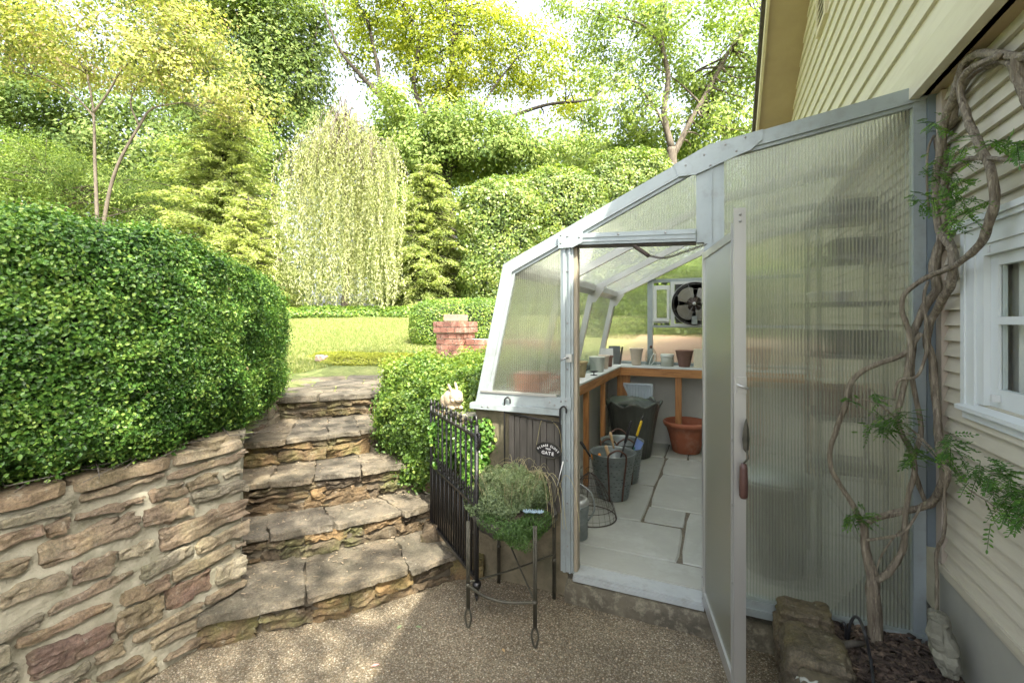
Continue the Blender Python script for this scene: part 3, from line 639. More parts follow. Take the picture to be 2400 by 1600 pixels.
gp = [(-0.20,2.444),(-0.20,2.356),(-0.10,2.405),(0.06,2.455),(0.16,2.462),(0.21,2.518),(0.16,2.549),(-0.039,2.5185)]
gp = [(-0.21,2.437),(-0.185,2.372),(-0.10,2.372),(0.10,2.445),(0.155,2.462),(0.205,2.505),(0.21,2.556),(-0.039,2.5175)]
mb.prism(gp, Y0-0.020, Y0-0.0123); mb.build('gusset_plate', M['frame'], gh)
# corner bracket on the lower left gusset and header
mb = MB(); mb.prism([(-0.845,2.118),(-0.845,2.035),(-0.76,2.035),(-0.70,2.06),(-0.70,2.12),(-0.80,2.135)], Y0-0.030, Y0-0.0262); mb.build('bracket', M['frame'], gh); mb = MB(); mb.prism([(-0.93,1.10),(-0.77,1.10),(-0.77,1.17),(-0.93,1.16)], Y0-0.024, Y0-0.0185); mb.build('bracket', M['frame'], gh)
def screw(mb, x, z, y, r=0.006): mb.lathe([(r,0),(r*0.9,0.002),(0.0005,0.003)], (x,y,z), 10, axis=[(1,0,0),(0,0,1),(0,-1,0)])
mb = MB()
for x, z, y in [(-0.15,2.425,Y0-0.02),(-0.06,2.468,Y0-0.02),(0.04,2.505,Y0-0.02),(0.13,2.527,Y0-0.02),(-0.03,2.41,Y0-0.02),(0.09,2.465,Y0-0.02),(-0.83,2.11,Y0-0.03),(-0.83,2.065,Y0-0.03),(-0.79,2.10,Y0-0.03),(-0.72,2.09,Y0-0.03),(-0.25,2.08,Y0-0.026),(-0.5,2.09,Y0-0.026),
    (-0.90,1.135,Y0-0.024),(-0.87,1.12,Y0-0.024),(-0.83,1.145,Y0-0.024),(-0.80,1.12,Y0-0.024),(-0.80,1.15,Y0-0.024),(-1.34,1.08,Y0-0.035),(-1.30,1.08,Y0-0.035)]+[(-0.797,z,Y0-0.0065) for z in (0.3,0.55,0.8,1.33,1.6,1.9)]: screw(mb, x, z, y)
mb.build('screws', M['screw'], gh)['kind'] = 'stuff'
# latch on the post
mb = MB(); mb.box((-0.80,Y0-0.028,1.375),(-0.765,Y0-0.0065,1.42)); mb.tube([(-0.785,Y0-0.03,1.40),(-0.795,Y0-0.06,1.40),(-0.82,Y0-0.06,1.385)],0.005,8,1); mb.build('strike_plate', [M['bare'], M['screw']], gh)
# end-wall panes
def pane(name, poly, ya, mat, th=0.008, axis='y'):
    m_ = MB(); m_.prism(poly, ya, ya+th, axis=axis); m_.build(name, mat, gh)
pane('panel', [(-1.34,1.16),(-1.178,1.925),(-0.838,2.075),(-0.838,1.16)], Y0+0.012, M['poly'])
pane('panel', [(-0.838,2.05),(-0.838,2.09),(-0.76,2.13),(-0.098,2.44),(-0.098,2.05)], Y0+0.031, M['poly'])
pane('panel', [(0.016,0.2),(0.82,0.2),(0.82,2.605),(0.016,2.485)], Y0+0.012, M['poly'])
# interior ribs and purlins
mb_r = []
for yy in (3.66, 4.70, 5.80):
    mb = MB(); wd = 0.035; I = inset(PR, 0.065)
    for i in range(3): mb.prism([PR[i]+np.array((0.012,-0.004)), PR[i+1]+np.array((0.004,-0.012)), I[i+1], I[i]], yy, yy+wd)
    mb.prism([GB+np.array((0.02,-0.15)), GB+np.array((0.02,-0.02)), GB+np.array((0.16,0.045)), GB+np.array((0.16,-0.02)), GB+np.array((0.07,-0.15))], yy-0.004, yy-0.0005)
    mb.build('rib', M['bare'], gh)
mb = MB(); mb.prism([GB+np.array((0.0,0.004)), GB+np.array((0.07,0.035)), GB+np.array((0.075,-0.03)), GB+np.array((0.0,-0.065)), GB+np.array((-0.012,-0.03))], Y0+0.046, Y1+0.05); mb.build('eave_purlin', M['bare'], gh)
mb = MB(); mb.box((-1.42,Y0+0.061,1.064),(-1.36,Y1+0.05,1.125)); mb.build('side_sill', M['frame'], gh)
mb = MB(); mb.box((0.84,Y0+0.046,2.60),(0.886,Y1,2.65)); mb.build('ridge_plate', M['frame'], gh)
# side and roof panels, one per bay and slope
ysp = [Y0+0.046, 3.675, 4.715, 5.83]
for a, b in zip(ysp[:-1], ysp[1:]):
    for (p, q, mt, nm) in ((GA, GB, M['polyside'], 'side_panel'), (GB, GC, M['polyroof'], 'roof_panel'), (GC, GE, M['polyroof'], 'roof_panel')):
        d = (q-p)/np.linalg.norm(q-p); n = np.array((d[1], -d[0]))*0.01; o = np.array((0.0,0.0))
        m_ = MB(); m_.prism([p-n*0.2, q-n*0.2, q+n, p+n], a+0.003, b-0.003); m_.build(nm, mt, gh)
# back wall
mb = MB(); endframe(mb, Y1, Y1+0.05, 0.06)
for lo, hi in (((-0.775,1.12),(-0.715,2.13)), ((-0.714,2.09),(0.85,2.13)), ((-0.714,1.545),(0.85,1.575)), ((-1.36,1.085),(0.87,1.13)), ((0.05,1.576),(0.09,2.089))): mb.box((lo[0],Y1+0.002,lo[1]),(hi[0],Y1+0.048,hi[1]))
mb.build('back_frame', M['frame'], gh)
pane('back_panel', [(-1.36,1.13),(-1.18,1.93),(-0.775,2.12),(-0.775,1.13)], Y1+0.02, M['polyback'])
pane('back_panel', [(-0.714,1.13),(-0.714,1.545),(0.85,1.545),(0.85,1.13)], Y1+0.02, M['polyback'])
pane('back_panel', [(-0.714,2.13),(-0.05,2.47),(0.85,2.60),(0.85,2.13)], Y1+0.02, M['polyback'])
pane('back_panel', [(0.09,1.576),(0.09,2.089),(0.85,2.089),(0.85,1.576)], Y1+0.02, M['polyback'])
mb = MB(); y = Y1-0.03
for lo, hi in (((-0.695,1.60),(-0.665,2.05)), ((-0.545,1.60),(-0.515,2.05)), ((-0.664,2.00),(-0.546,2.05)), ((-0.664,1.60),(-0.546,1.66))): mb.box((lo[0],y,lo[1]),(hi[0],y+0.03,hi[1]))
mb.prism([(-0.69,1.66),(-0.52,1.66),(-0.51,1.62),(-0.70,1.62)], y-0.03, y-0.0005)
vw = mb.build('vent_window', M['white'], gh)
m_ = MB(); m_.box((-0.6645,y+0.01,1.6605),(-0.5455,y+0.016,1.9995)); sub(m_, 'vent_pane', M['polyback'], vw)
mb = MB(); mb.box((-0.712,Y1-0.012,1.577),(-0.700,Y1+0.001,2.088)); mb.box((-0.505,Y1-0.035,1.56),(-0.46,Y1-0.001,2.09)); mb.box((0.0,Y1-0.035,1.56),(0.045,Y1-0.001,2.09)); mb.box((-0.459,Y1-0.035,2.06),(-0.001,Y1-0.001,2.09)); mb.box((-0.459,Y1-0.035,1.56),(-0.001,Y1-0.001,1.595)); mb.build('fan_surround', M['white'], gh)
# low walls of the greenhouse
mb = MB()
mb.box((-1.41,Y0+0.012,-0.05),(-0.80,Y0+0.16,1.061)); mb.box((-1.41,Y0+0.16,-0.05),(-1.26,Y1+0.16,1.061)); mb.box((-1.26,Y1+0.02,-0.05),(0.88,Y1+0.16,1.061))
mb.build('base_wall', M['concrete'], gh)
mb = MB(); mb.box((-1.259,Y0+0.161,0.1),(-1.25,Y1+0.01,1.06)); mb.box((-1.25,Y1+0.008,0.1),(0.87,Y1+0.019,1.06)); mb.build('inner_render', M['render_in'], gh)
random.seed(3)
mb = MB(); V = []; nxx = 60
for (x0_, x1_) in ((-0.80,0.30),):
    for j, (yy, zz) in enumerate(((2.75,0.108),(Y0+0.01,0.108),(Y0-0.035,0.100),(Y0-0.05,0.06),(Y0-0.055,-0.02))):
        for i in range(nxx+1):
            x = x0_+(x1_-x0_)*i/nxx; nz = mnoise.noise(Vector((x*9, j*2, 0))); V.append((x, yy-(0.012*nz if j > 1 else 0), zz+0.008*nz*(j in (1,2))))
mb.add(V, [(j*(nxx+1)+i, (j+1)*(nxx+1)+i, (j+1)*(nxx+1)+i+1, j*(nxx+1)+i+1) for j in range(4) for i in range(nxx)], smooth=True); M['kerbc'] = surf('stained_concrete', (0.13,0.115,0.08), (0.055,0.05,0.036), 7, 0.9, 0, 0.9, 50, c3=(0.24,0.22,0.16), s3=22, f3=0.7); mb.build('concrete_kerb', M['kerbc'], gh)
mb = MB(); mb.box((0.30,Y0-0.01,-0.02),(0.88,2.75,0.142)); mb.build('concrete_kerb', M['kerbc'], gh)
mb = MB(); mb.box((-0.7615,Y0-0.012,0.112),(-0.0605,2.72,0.151)); mb.box((-0.7615,Y0-0.02,0.1125),(-0.061,Y0-0.0122,0.135)); mb.build('threshold', surf('threshold_paint', (0.36,0.39,0.39), (0.29,0.32,0.32), 4, 0.6, 0, 0.2, 40, c3=(0.22,0.22,0.19), s3=12, f3=0.5), gh)
mb = MB(); random.seed(8)
for x0_, x1_, y0_, y1_ in [(-1.245,-.505,3.49,4.29),(-1.245,-.505,4.30,5.24),(-1.245,-.52,5.25,5.85),(-1.245,-.215,2.98,3.48),(-1.245,-.05,2.725,2.972),(-.49,-.215,3.51,3.80),(-.49,.87,3.81,4.67),(-.49,.87,4.68,5.25),(-.51,-.29,5.26,5.85),(-.28,.87,5.26,5.85),(-.20,.87,2.98,3.80),(-.042,.87,2.725,2.972)]:
    quad_slab(mb, [(x0_,y0_),(x1_,y0_),(x1_,y1_),(x0_,y1_)], 0.12, 0.155+random.uniform(-0.002,0.002), 5, 0.0018, k=30.0)
mb.box((-1.25,2.72,0.10),(0.88,5.86,0.146),1); mb.build('floor', [M['slate'], M['joint']], gh)
# counter with pine framing
ct = thing('potting_counter', 'white potting counter on orange pine framing along two greenhouse walls', 'counter', (-1.2,4.2,0.155))
mb = MB(); mb.prism([(-1.248,2.80),(-1.03,2.80),(-1.03,5.50),(0.86,5.50),(0.86,5.84),(-1.248,5.84)], 1.083, 1.10, axis='z'); mb.build('counter_top', M['white'], ct)
mb = MB(); mb.box((-1.06,2.80,1.0),(-1.035,5.505,1.082)); mb.build('front_rail', M['pineh'], ct)
mb = MB(); mb.box((-1.034,5.505,0.99),(0.86,5.53,1.082)); mb.build('front_rail', surf('pine_wood_cross', (0.46,0.22,0.07), (0.32,0.14,0.04), 5, 0.5, 0, 0.12, 30, (0.8,9,9), c3=(0.10,0.035,0.012), s3=5, f3=0.5), ct)
for x, y, sx, sy in ((-1.085,3.25,0.045,0.05),(-1.085,4.03,0.045,0.05),(-1.085,4.69,0.045,0.05),(-1.08,5.535,0.15,0.05),(-0.43,5.535,0.07,0.05),(0.25,5.535,0.07,0.05)):
    mb = MB(); mb.box((x,y,0.155),(x+sx-0.002,y+sy,0.9985 if y<5.5 else 0.985)); mb.build('leg', M['pine'], ct)
# ---------------------------------------------------------------- foliage
def leaves(name, C, size, mat, wr=0.55, up=0.3, nrm=None, axis=None, rnd=None, fold=False, parent=None, origin=None, svar=0.35, ajit=0.5):
    """one mesh of leaf-sized faces centred at C (N,3)"""
    C = np.asarray(C, float); n = len(C)
    Nv = RNG.normal(size=(n,3)); Nv[:,2] += up*2
    if nrm is not None: Nv = nrm*1.3+RNG.normal(size=(n,3))*ajit; Nv[:,2] += up
    Nv /= np.linalg.norm(Nv, axis=1)[:,None]+1e-9
    A = RNG.normal(size=(n,3)) if axis is None else axis+RNG.normal(size=(n,3))*0.35
    A -= Nv*(A*Nv).sum(1)[:,None]; A /= np.linalg.norm(A, axis=1)[:,None]+1e-9
    B = np.cross(Nv, A)
    s = size*(1+RNG.uniform(-svar, svar, n)) if np.isscalar(size) else size
    L = A*(s*0.5)[:,None]; W = B*(s*0.5*wr)[:,None]
    if fold:
        H = Nv*(s*0.10)[:,None]
        V = np.stack([C-L, C-L*0.25+W+H, C+L*0.45+W*0.85+H, C+L, C+L*0.45-W*0.85+H, C-L*0.25-W+H], 1).reshape(-1,3); k = 6
        base = (np.arange(n)*6)[:,None]; Fi = np.concatenate([base+np.array([0,1,2,3]), base+np.array([0,3,4,5])], 1).reshape(-1); nf = 2*n; fr = 2
    else:
        V = np.stack([C-L, C+W-L*0.1, C+L, C-W-L*0.1], 1).reshape(-1,3); Fi = np.arange(4*n); nf = n; fr = 1
    o = np.zeros(3) if parent is None else np.array(parent_origin(parent))
    if origin is not None: o = np.array(origin, float)
    V = V-o
    me = bpy.data.meshes.new(name); me.vertices.add(len(V)); me.vertices.foreach_set('co', V.astype(np.float32).ravel())
    me.loops.add(len(Fi)); me.loops.foreach_set('vertex_index', Fi.astype(np.int32))
    me.polygons.add(nf); me.polygons.foreach_set('loop_start', (np.arange(nf)*4).astype(np.int32)); me.polygons.foreach_set('loop_total', np.full(nf, 4, np.int32))
    r = RNG.random(n) if rnd is None else np.clip(rnd, 0, 1)
    at = me.attributes.new('rnd', 'FLOAT', 'FACE'); at.data.foreach_set('value', np.repeat(r, fr).astype(np.float32))
    me.update(); me.materials.append(mat)
    ob = bpy.data.objects.new(name, me); COL.objects.link(ob)
    if parent is not None: ob.parent = parent
    else: ob.location = o
    return ob

M['box'] = leafmat('boxwood_leaf', [(0,(0.022,0.06,0.012)),(0.4,(0.05,0.125,0.02)),(0.75,(0.10,0.20,0.032)),(1,(0.20,0.30,0.06))], 0.22, 0.38, 0.35)
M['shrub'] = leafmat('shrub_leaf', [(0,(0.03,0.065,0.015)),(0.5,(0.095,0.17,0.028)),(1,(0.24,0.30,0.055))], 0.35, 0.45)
M['hedgef'] = leafmat('hedge_leaf', [(0,(0.03,0.06,0.015)),(0.5,(0.09,0.14,0.03)),(1,(0.21,0.245,0.06))], 0.35, 0.45)
M['sedum'] = leafmat('sedum_leaf', [(0,(0.15,0.18,0.02)),(0.6,(0.26,0.28,0.04)),(1,(0.36,0.36,0.06))], 0.3, 0.5)
M['leafA'] = leafmat('locust_leaf', [(0,(0.045,0.07,0.01)),(0.5,(0.145,0.18,0.02)),(1,(0.27,0.28,0.035))], 0.38, 0.65, 0.12)
M['leafB'] = leafmat('maple_leaf', [(0,(0.03,0.06,0.015)),(0.5,(0.10,0.15,0.038)),(1,(0.21,0.26,0.08))], 0.33, 0.65, 0.12)
M['leafC'] = leafmat('dark_tree_leaf', [(0,(0.02,0.04,0.01)),(0.5,(0.075,0.115,0.03)),(1,(0.17,0.21,0.07))], 0.3, 0.65, 0.12)
M['leafD'] = leafmat('yellow_leaf', [(0,(0.05,0.07,0.025)),(0.3,(0.13,0.155,0.045)),(0.5,(0.19,0.21,0.05)),(0.6,(0.22,0.16,0.12)),(0.7,(0.24,0.26,0.06)),(0.9,(0.26,0.25,0.12)),(1,(0.34,0.36,0.12))], 0.35, 0.65, 0.12)
M['leafE'] = leafmat('hemlock_leaf', [(0,(0.05,0.08,0.028)),(0.5,(0.14,0.185,0.06)),(1,(0.27,0.30,0.11))], 0.35, 0.65, 0.12)
M['leafW'] = leafmat('weeping_leaf', [(0,(0.08,0.10,0.04)),(0.5,(0.23,0.25,0.12)),(1,(0.45,0.45,0.28))], 0.3, 0.65, 0.12)
M['grass'] = leafmat('grass_blade', [(0,(0.07,0.11,0.025)),(0.5,(0.15,0.185,0.05)),(1,(0.29,0.28,0.12))], 0.35, 0.55)
M['wist'] = leafmat('vine_leaf', [(0,(0.03,0.085,0.015)),(0.5,(0.06,0.15,0.025)),(1,(0.15,0.28,0.04))], 0.35, 0.4)
M['thyme'] = leafmat('herb_leaf', [(0,(0.08,0.12,0.06)),(0.5,(0.15,0.20,0.10)),(1,(0.25,0.30,0.15))], 0.3, 0.6)
M['sedge'] = leafmat('low_herb_leaf', [(0,(0.03,0.07,0.015)),(1,(0.08,0.15,0.035))], 0.3, 0.5)
M['drygrass'] = leafmat('dry_blade', [(0,(0.26,0.22,0.12)),(1,(0.45,0.40,0.24))], 0.2, 0.6)
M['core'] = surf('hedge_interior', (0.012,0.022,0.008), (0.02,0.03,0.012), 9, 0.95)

def lump(P, amp, freq, seed=0.0):
    return np.array([amp*mnoise.noise(Vector((p[0]*freq+seed, p[1]*freq, p[2]*freq))) for p in P])
def shell_points(segs, dens, amp=0.05, freq=2.5, depth=0.10, skip=None):
    """points near the surface of a union of rounded boxes: seg = (cx,cy,cz,hx,hy,hz,rot,k)"""
    out, nrm = [], []
    def inside(P, sgi, shrink=0.03):
        cx,cy,cz,hx,hy,hz,rot,k = segs[sgi]; c, s_ = math.cos(rot), math.sin(rot)
        Q = P-np.array((cx,cy,cz)); q = np.stack([Q[:,0]*c+Q[:,1]*s_, -Q[:,0]*s_+Q[:,1]*c, Q[:,2]], 1)/np.array((hx-shrink,hy-shrink,hz-shrink))
        return (np.abs(q)**k).sum(1) < 1
    for gi, (cx,cy,cz,hx,hy,hz,rot,k) in enumerate(segs):
        area = 8*(hx*hy+hx*hz+hy*hz); n = int(area*dens)
        # uniform on cube faces, projected to the superellipsoid
        fa = np.array([hy*hz, hy*hz, hx*hz, hx*hz, hx*hy, hx*hy]); fi = RNG.choice(6, n, p=fa/fa.sum())
        P = RNG.uniform(-1, 1, (n,3)); ax = fi//2; sg = np.where(fi%2 == 0, 1.0, -1.0); P[np.arange(n), ax] = sg
        P = P/((np.abs(P)**k).sum(1)**(1/k))[:,None]
        G = np.sign(P)*np.abs(P)**(k-1)/np.array((hx,hy,hz)); G /= np.linalg.norm(G, axis=1)[:,None]
        Q = P*np.array((hx,hy,hz)); c, s_ = math.cos(rot), math.sin(rot)
        W = np.stack([Q[:,0]*c-Q[:,1]*s_+cx, Q[:,0]*s_+Q[:,1]*c+cy, Q[:,2]+cz], 1)
        Gw = np.stack([G[:,0]*c-G[:,1]*s_, G[:,0]*s_+G[:,1]*c, G[:,2]], 1)
        dd = lump(W, amp, freq)+lump(W, amp*0.5, freq*3.1, 7)-np.abs(RNG.normal(0, depth*0.5, n))+0.01
        W = W+Gw*dd[:,None]
        keep = np.ones(n, bool)
        for gj in range(len(segs)):
            if gj != gi: keep &= ~inside(W, gj, depth)
        if skip is not None: keep &= ~skip(W)
        out.append(W[keep]); nrm.append(Gw[keep])
    return np.concatenate(out), np.concatenate(nrm)
def core_mesh(segs, shrink, name, parent):  # solid dark filler, the shade inside the foliage put into its colour
    mb = MB()
    for cx,cy,cz,hx,hy,hz,rot,k in segs:
        V, F = cube_grid(10); P = V/((np.abs(V)**k).sum(1)**(1/k))[:,None]; Q = P*(np.array((hx,hy,hz))-shrink); c, s_ = math.cos(rot), math.sin(rot)
        mb.add(np.stack([Q[:,0]*c-Q[:,1]*s_+cx, Q[:,0]*s_+Q[:,1]*c+cy, Q[:,2]+cz], 1), F, 0, smooth=True)
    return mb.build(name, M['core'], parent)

# boxwood hedge on the wall
segA = (-3.35,0.35,1.50,1.12,1.42,0.53,0.0,7.0)
rotB = math.atan2(1.15,-1.06)
segB = (-3.42,1.86,1.46,0.98,0.72,0.50,rotB,5.5)
hedge = thing('boxwood_hedge', 'large clipped glossy dark green hedge overhanging the stone wall', 'hedge', (-3.3,0.9,0.96))
far = lambda W: (W[:,1] < 0.2) | (W[:,0] < -3.4-0.35*W[:,1]*0)
skp = lambda W: ((W[:,1] < 0.15) & (RNG.random(len(W)) < 0.85)) | ((W[:,0] < -3.6) & (W[:,1] < 1.6) & (RNG.random(len(W)) < 0.75))
P, Nn = shell_points([segA, segB], 40000, 0.075, 4.2, 0.09, skp)
sprg = RNG.random(len(P)) < 0.10; P[sprg] += Nn[sprg]*RNG.uniform(0.01,0.05,(sprg.sum(),1))
r = np.clip(0.42+RNG.normal(0,0.25,len(P))+lump(P,0.45,5.0,3)+0.1*Nn[:,2], 0, 1); r[sprg] += 0.2; tip = RNG.random(len(P)) < 0.05; r[tip] = 1
leaves('foliage', P, 0.0165, M['box'], 0.6, 0.25, nrm=Nn, rnd=r, fold=True, parent=hedge, ajit=0.85)
core_mesh([segA, segB], 0.10, 'dark_core', hedge)
sel = RNG.choice(len(P), 260, replace=False); leaves('dead_leaves', P[sel]+Nn[sel]*0.012, 0.02, leafmat('dead_leaf', [(0,(0.25,0.15,0.07)),(1,(0.42,0.32,0.18))], 0.2, 0.6), 0.6, 0.2, nrm=Nn[sel], fold=True, parent=hedge)['kind'] = 'stuff'
# sprigs sticking up and bare twigs below
mb = MB()
for _ in range(16):
    y = random.uniform(0.5,1.7); p = np.array((-2.3+random.uniform(-.05,.05), y, 1.02)); mb.tube([p+np.array((-.2,0,.02)), p+np.array((-0.05,random.uniform(-.08,.08),-.01)), p+np.array((0.02,random.uniform(-.14,.14),-0.02+random.uniform(-.02,.03)))], [0.004,0.003,0.0015], 5)
mb.build('twigs', M['oldwood'], hedge)

# golden shrub between steps and greenhouse
def ell(u, v, t, ru, rv, rd, k=2.4):
    c = at_t(u, v, t); return (c[0], c[1], c[2], ru*t/FOC, rd, rv*t/FOC, YAW, k)
shr = [(-1.75,3.25,0.80,0.42,0.42,0.44,0.3,2.3),(-2.28,3.55,0.85,0.45,0.42,0.40,0,2.3),(-1.72,3.95,1.0,0.42,0.6,0.30,0,2.3),(-2.55,4.0,0.9,0.42,0.55,0.30,0.5,2.3),(-2.0,4.6,1.05,0.7,0.6,0.22,0,2.3),(-2.02,3.02,0.66,0.24,0.20,0.36,0.3,2.3),(-2.28,3.12,0.80,0.24,0.20,0.34,0.6,2.3),(-2.55,3.50,1.0,0.26,0.22,0.24,0.6,2.3)]
sb_ = thing('golden_shrub', 'bushy lime green small-leaved shrub spilling down beside the stone steps', 'shrub', (-2.0,3.5,0.9))
P, Nn = shell_points(shr, 14000, 0.11, 4.5, 0.11, lambda W: (W[:,2] < 0.28) | (W[:,0] > -1.43))
sprg = RNG.random(len(P)) < 0.12; P[sprg] += Nn[sprg]*RNG.uniform(0.01,0.09,(sprg.sum(),1))
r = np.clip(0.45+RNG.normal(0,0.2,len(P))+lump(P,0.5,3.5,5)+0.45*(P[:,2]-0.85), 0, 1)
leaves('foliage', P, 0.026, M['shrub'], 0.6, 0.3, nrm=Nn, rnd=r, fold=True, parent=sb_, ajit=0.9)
core_mesh(shr, 0.12, 'dark_core', sb_)
# ivy trailing behind the gate
iv = thing('trailing_ivy', 'green trailing creeper climbing the concrete wall behind the iron gate', 'creeper', (-1.35,2.55,0))
segs = [(-1.42,2.60,0.82,0.13,0.07,0.16,0.2,2.2),(-1.36,2.57,0.60,0.13,0.07,0.12,0.2,2.2),(-1.62,2.68,0.80,0.12,0.08,0.18,0.4,2.2)]
P, Nn = shell_points(segs, 9000, 0.08, 7.0, 0.09)
leaves('foliage', P, 0.026, M['box'], 0.75, 0.3, nrm=Nn, rnd=np.clip(0.55+RNG.normal(0,0.22,len(P)),0,1), fold=True, parent=iv, ajit=0.9)

# ------------------------------------------------ trees
def spline(pts, n=6):
    P = [np.array(p, float) for p in pts]; P = [2*P[0]-P[1]]+P+[2*P[-1]-P[-2]]; out = []
    for i in range(1, len(P)-2):
        for k in range(n):
            t = k/n; a, b, c, d = P[i-1:i+3]
            out.append(0.5*((2*b)+(-a+c)*t+(2*a-5*b+4*c-d)*t*t+(-a+3*b-3*c+d)*t**3))
    out.append(P[-2]); return out
def splr(r, n=6):
    out = []
    for a, b in zip(r[:-1], r[1:]): out += [a+(b-a)*k/n for k in range(n)]
    return out+[r[-1]]
def W3(pts, t, K_=K):
    """photo polyline (2352 scale) at distance t (or list of distances)"""
    ts = t if hasattr(t, '__len__') else [t]*len(pts)
    return [at_t(x*K_, y*K_, q) for (x, y), q in zip(pts, ts)]
LSC = 1.15
def tree(kind, label, base, limbs, ells, n_clump, per, sig, lsize, lmat, bark, group=None, twigs=40, cat='tree', wr=0.55, rb=0.5, rs=0.25, flat=0.6):
    """limbs: list of (world points, radii); ells: (u,v,t,ru,rv,rd,weight) in photo pixels"""
    root = thing(kind, label, cat, base, group)
    E = []
    for (u, v, t, ru, rv, rd, wt) in ells:
        c = at_t(u*K, v*K, t); E.append((c, ru*K*t/FOC, rv*K*t/FOC, rd, wt))
    per = int(per*1.6); n_clump = int(n_clump*1.15); sig *= 0.82
    wts = np.array([e[4] for e in E], float); wts /= wts.sum(); ids = RNG.choice(len(E), n_clump, p=wts)
    right = np.array((CA,SA,0)); fwd = np.array((-SA,CA,0)); C = []
    for i in ids:
        c, ru, rv, rd, _ = E[i]; q = RNG.normal(size=3); q /= np.linalg.norm(q); q *= RNG.uniform(0.15, 1)**0.45
        C.append(c+right*q[0]*ru+fwd*q[1]*rd+np.array((0,0,q[2]*rv)))
    C = np.array(C)
    L = np.repeat(C, per, axis=0)+RNG.normal(size=(n_clump*per,3))*np.array((sig,sig,sig*flat))
    cr = RNG.normal(0, rs*0.95, n_clump)
    r = np.clip(rb+np.repeat(cr, per)+RNG.normal(0, rs*0.6, len(L)), 0, 1)
    Cr = np.repeat(C, per, axis=0); n1_ = (L-Cr)/sig; allc = np.average([e[0] for e in E], axis=0, weights=wts); n2_ = Cr-allc; n2_ /= np.linalg.norm(n2_, axis=1)[:,None]+1e-6
    nv_ = n1_*0.55+n2_*0.45+np.array((0,0,0.45)); nv_ /= np.linalg.norm(nv_, axis=1)[:,None]+1e-6
    leaves('crown', L, lsize*LSC, lmat, wr, 0.1, nrm=nv_, rnd=r, parent=root, ajit=0.36)
    mb = MB(); pool = []
    for pts, rad in limbs:
        sp = spline(pts, 5); sr = splr(rad, 5); mb.tube(sp, [q*0.78 for q in sr], 8, bark=0.10); pool += list(zip(sp, sr))
    if twigs and pool:
        PP = np.array([p for p, _ in pool])
        for i in RNG.choice(n_clump, min(twigs, n_clump), replace=False):
            k = np.argmin(np.linalg.norm(PP-C[i], axis=1)); p0, r0 = pool[k]; m_ = (p0+C[i])/2+RNG.normal(size=3)*0.12*np.linalg.norm(C[i]-p0)
            mb.tube(spline([p0, m_, C[i]], 4), splr([min(r0*0.5,0.05), min(r0*0.3,0.03), 0.008], 4), 5)
    mb.build('trunk', bark, root); return root
def gz(x, y): return hgt(x, y)
def gbase(px_, t):
    p = at_t(px_*K, 757, t); return (p[0], p[1], gz(p[0], p[1]))

T = 15.0; b = gbase(228, T)
tree('small_tree', 'slender two-stemmed tree with yellow and rusty leaves rising behind the boxwood hedge', b,
     [(W3([(228,640),(222,480),(218,380),(215,260)], T)+W3([(200,170)],T), [0.075,0.068,0.06,0.045,0.03]), (W3([(228,600),(245,470),(270,380),(320,290),(350,250),(420,235)],T),[0.065,0.07,0.06,0.05,0.035,0.02]), (W3([(215,260),(250,210),(280,160),(330,120)],T),[0.05,0.04,0.03,0.02]), (W3([(218,270),(170,220),(100,180),(30,165)],T),[0.04,0.03,0.025,0.015]), (W3([(320,290),(300,230),(340,170),(430,150)],T),[0.04,0.03,0.03,0.01])],
     [(250,110,T,260,75,2.2,5),(90,140,T,120,60,1.8,1.6),(430,170,T,150,80,1.8,2),(60,60,T,110,55,1.8,1),(560,235,T,80,50,1.5,0.7),(320,30,T,200,50,2,1.6)], 300, 36, 0.34, 0.10, M['leafD'], M['palebark'], twigs=80, rb=0.55)
T = 23.0; b = gbase(20, T)
tree('broadleaf_tree', 'mid green leafy tree at the far edge of the view, behind the yellow tree', b,
     [(W3([(20,640),(30,400),(10,200),(40,0)],T),[0.3,0.27,0.2,0.1])], [(30,280,T,170,150,3,3),(0,80,T,160,140,3,2),(150,390,T,140,90,2.5,2),(320,330,T,130,110,2.5,1.6),(420,420,T,110,100,2.5,1.8),(200,250,T,200,100,2.5,2.0)], 520, 50, 0.6, 0.17, M['leafC'], M['treebark'])
T = 27.0; b = gbase(620, T)
tree('broadleaf_tree', 'tall mid green tree towering behind the weeping tree and the conifer', b,
     [(W3([(640,640),(620,400),(600,200),(560,0)],T),[0.35,0.3,0.22,0.15]),(W3([(620,300),(700,180),(730,60)],T),[0.15,0.1,0.05])], [(560,70,T,160,150,3,3),(660,190,T,110,110,3,2),(430,170,T,140,120,3,1.6),(650,60,T,110,110,3,2),(520,330,T,130,120,3,2),(700,330,T,100,90,3,1.2),(470,-20,T,250,80,3,1.5)], 760, 50, 0.62, 0.18, M['leafC'], M['treebark'], rb=0.6)
T = 18.0; b = gbase(150, T)
tree('feathery_tree', 'low yellow-green feathery shrub tree close behind the hedge', b,
     [(W3([(150,660),(140,520),(120,400)],T),[0.12,0.10,0.04])], [(90,400,T,140,80,2,2.5),(220,440,T,120,60,2,1.3),(350,460,T,110,70,2,1.4),(20,360,T,90,70,2,1)], 300, 46, 0.36, 0.10, M['leafB'], M['palebark'], twigs=50, wr=0.3)
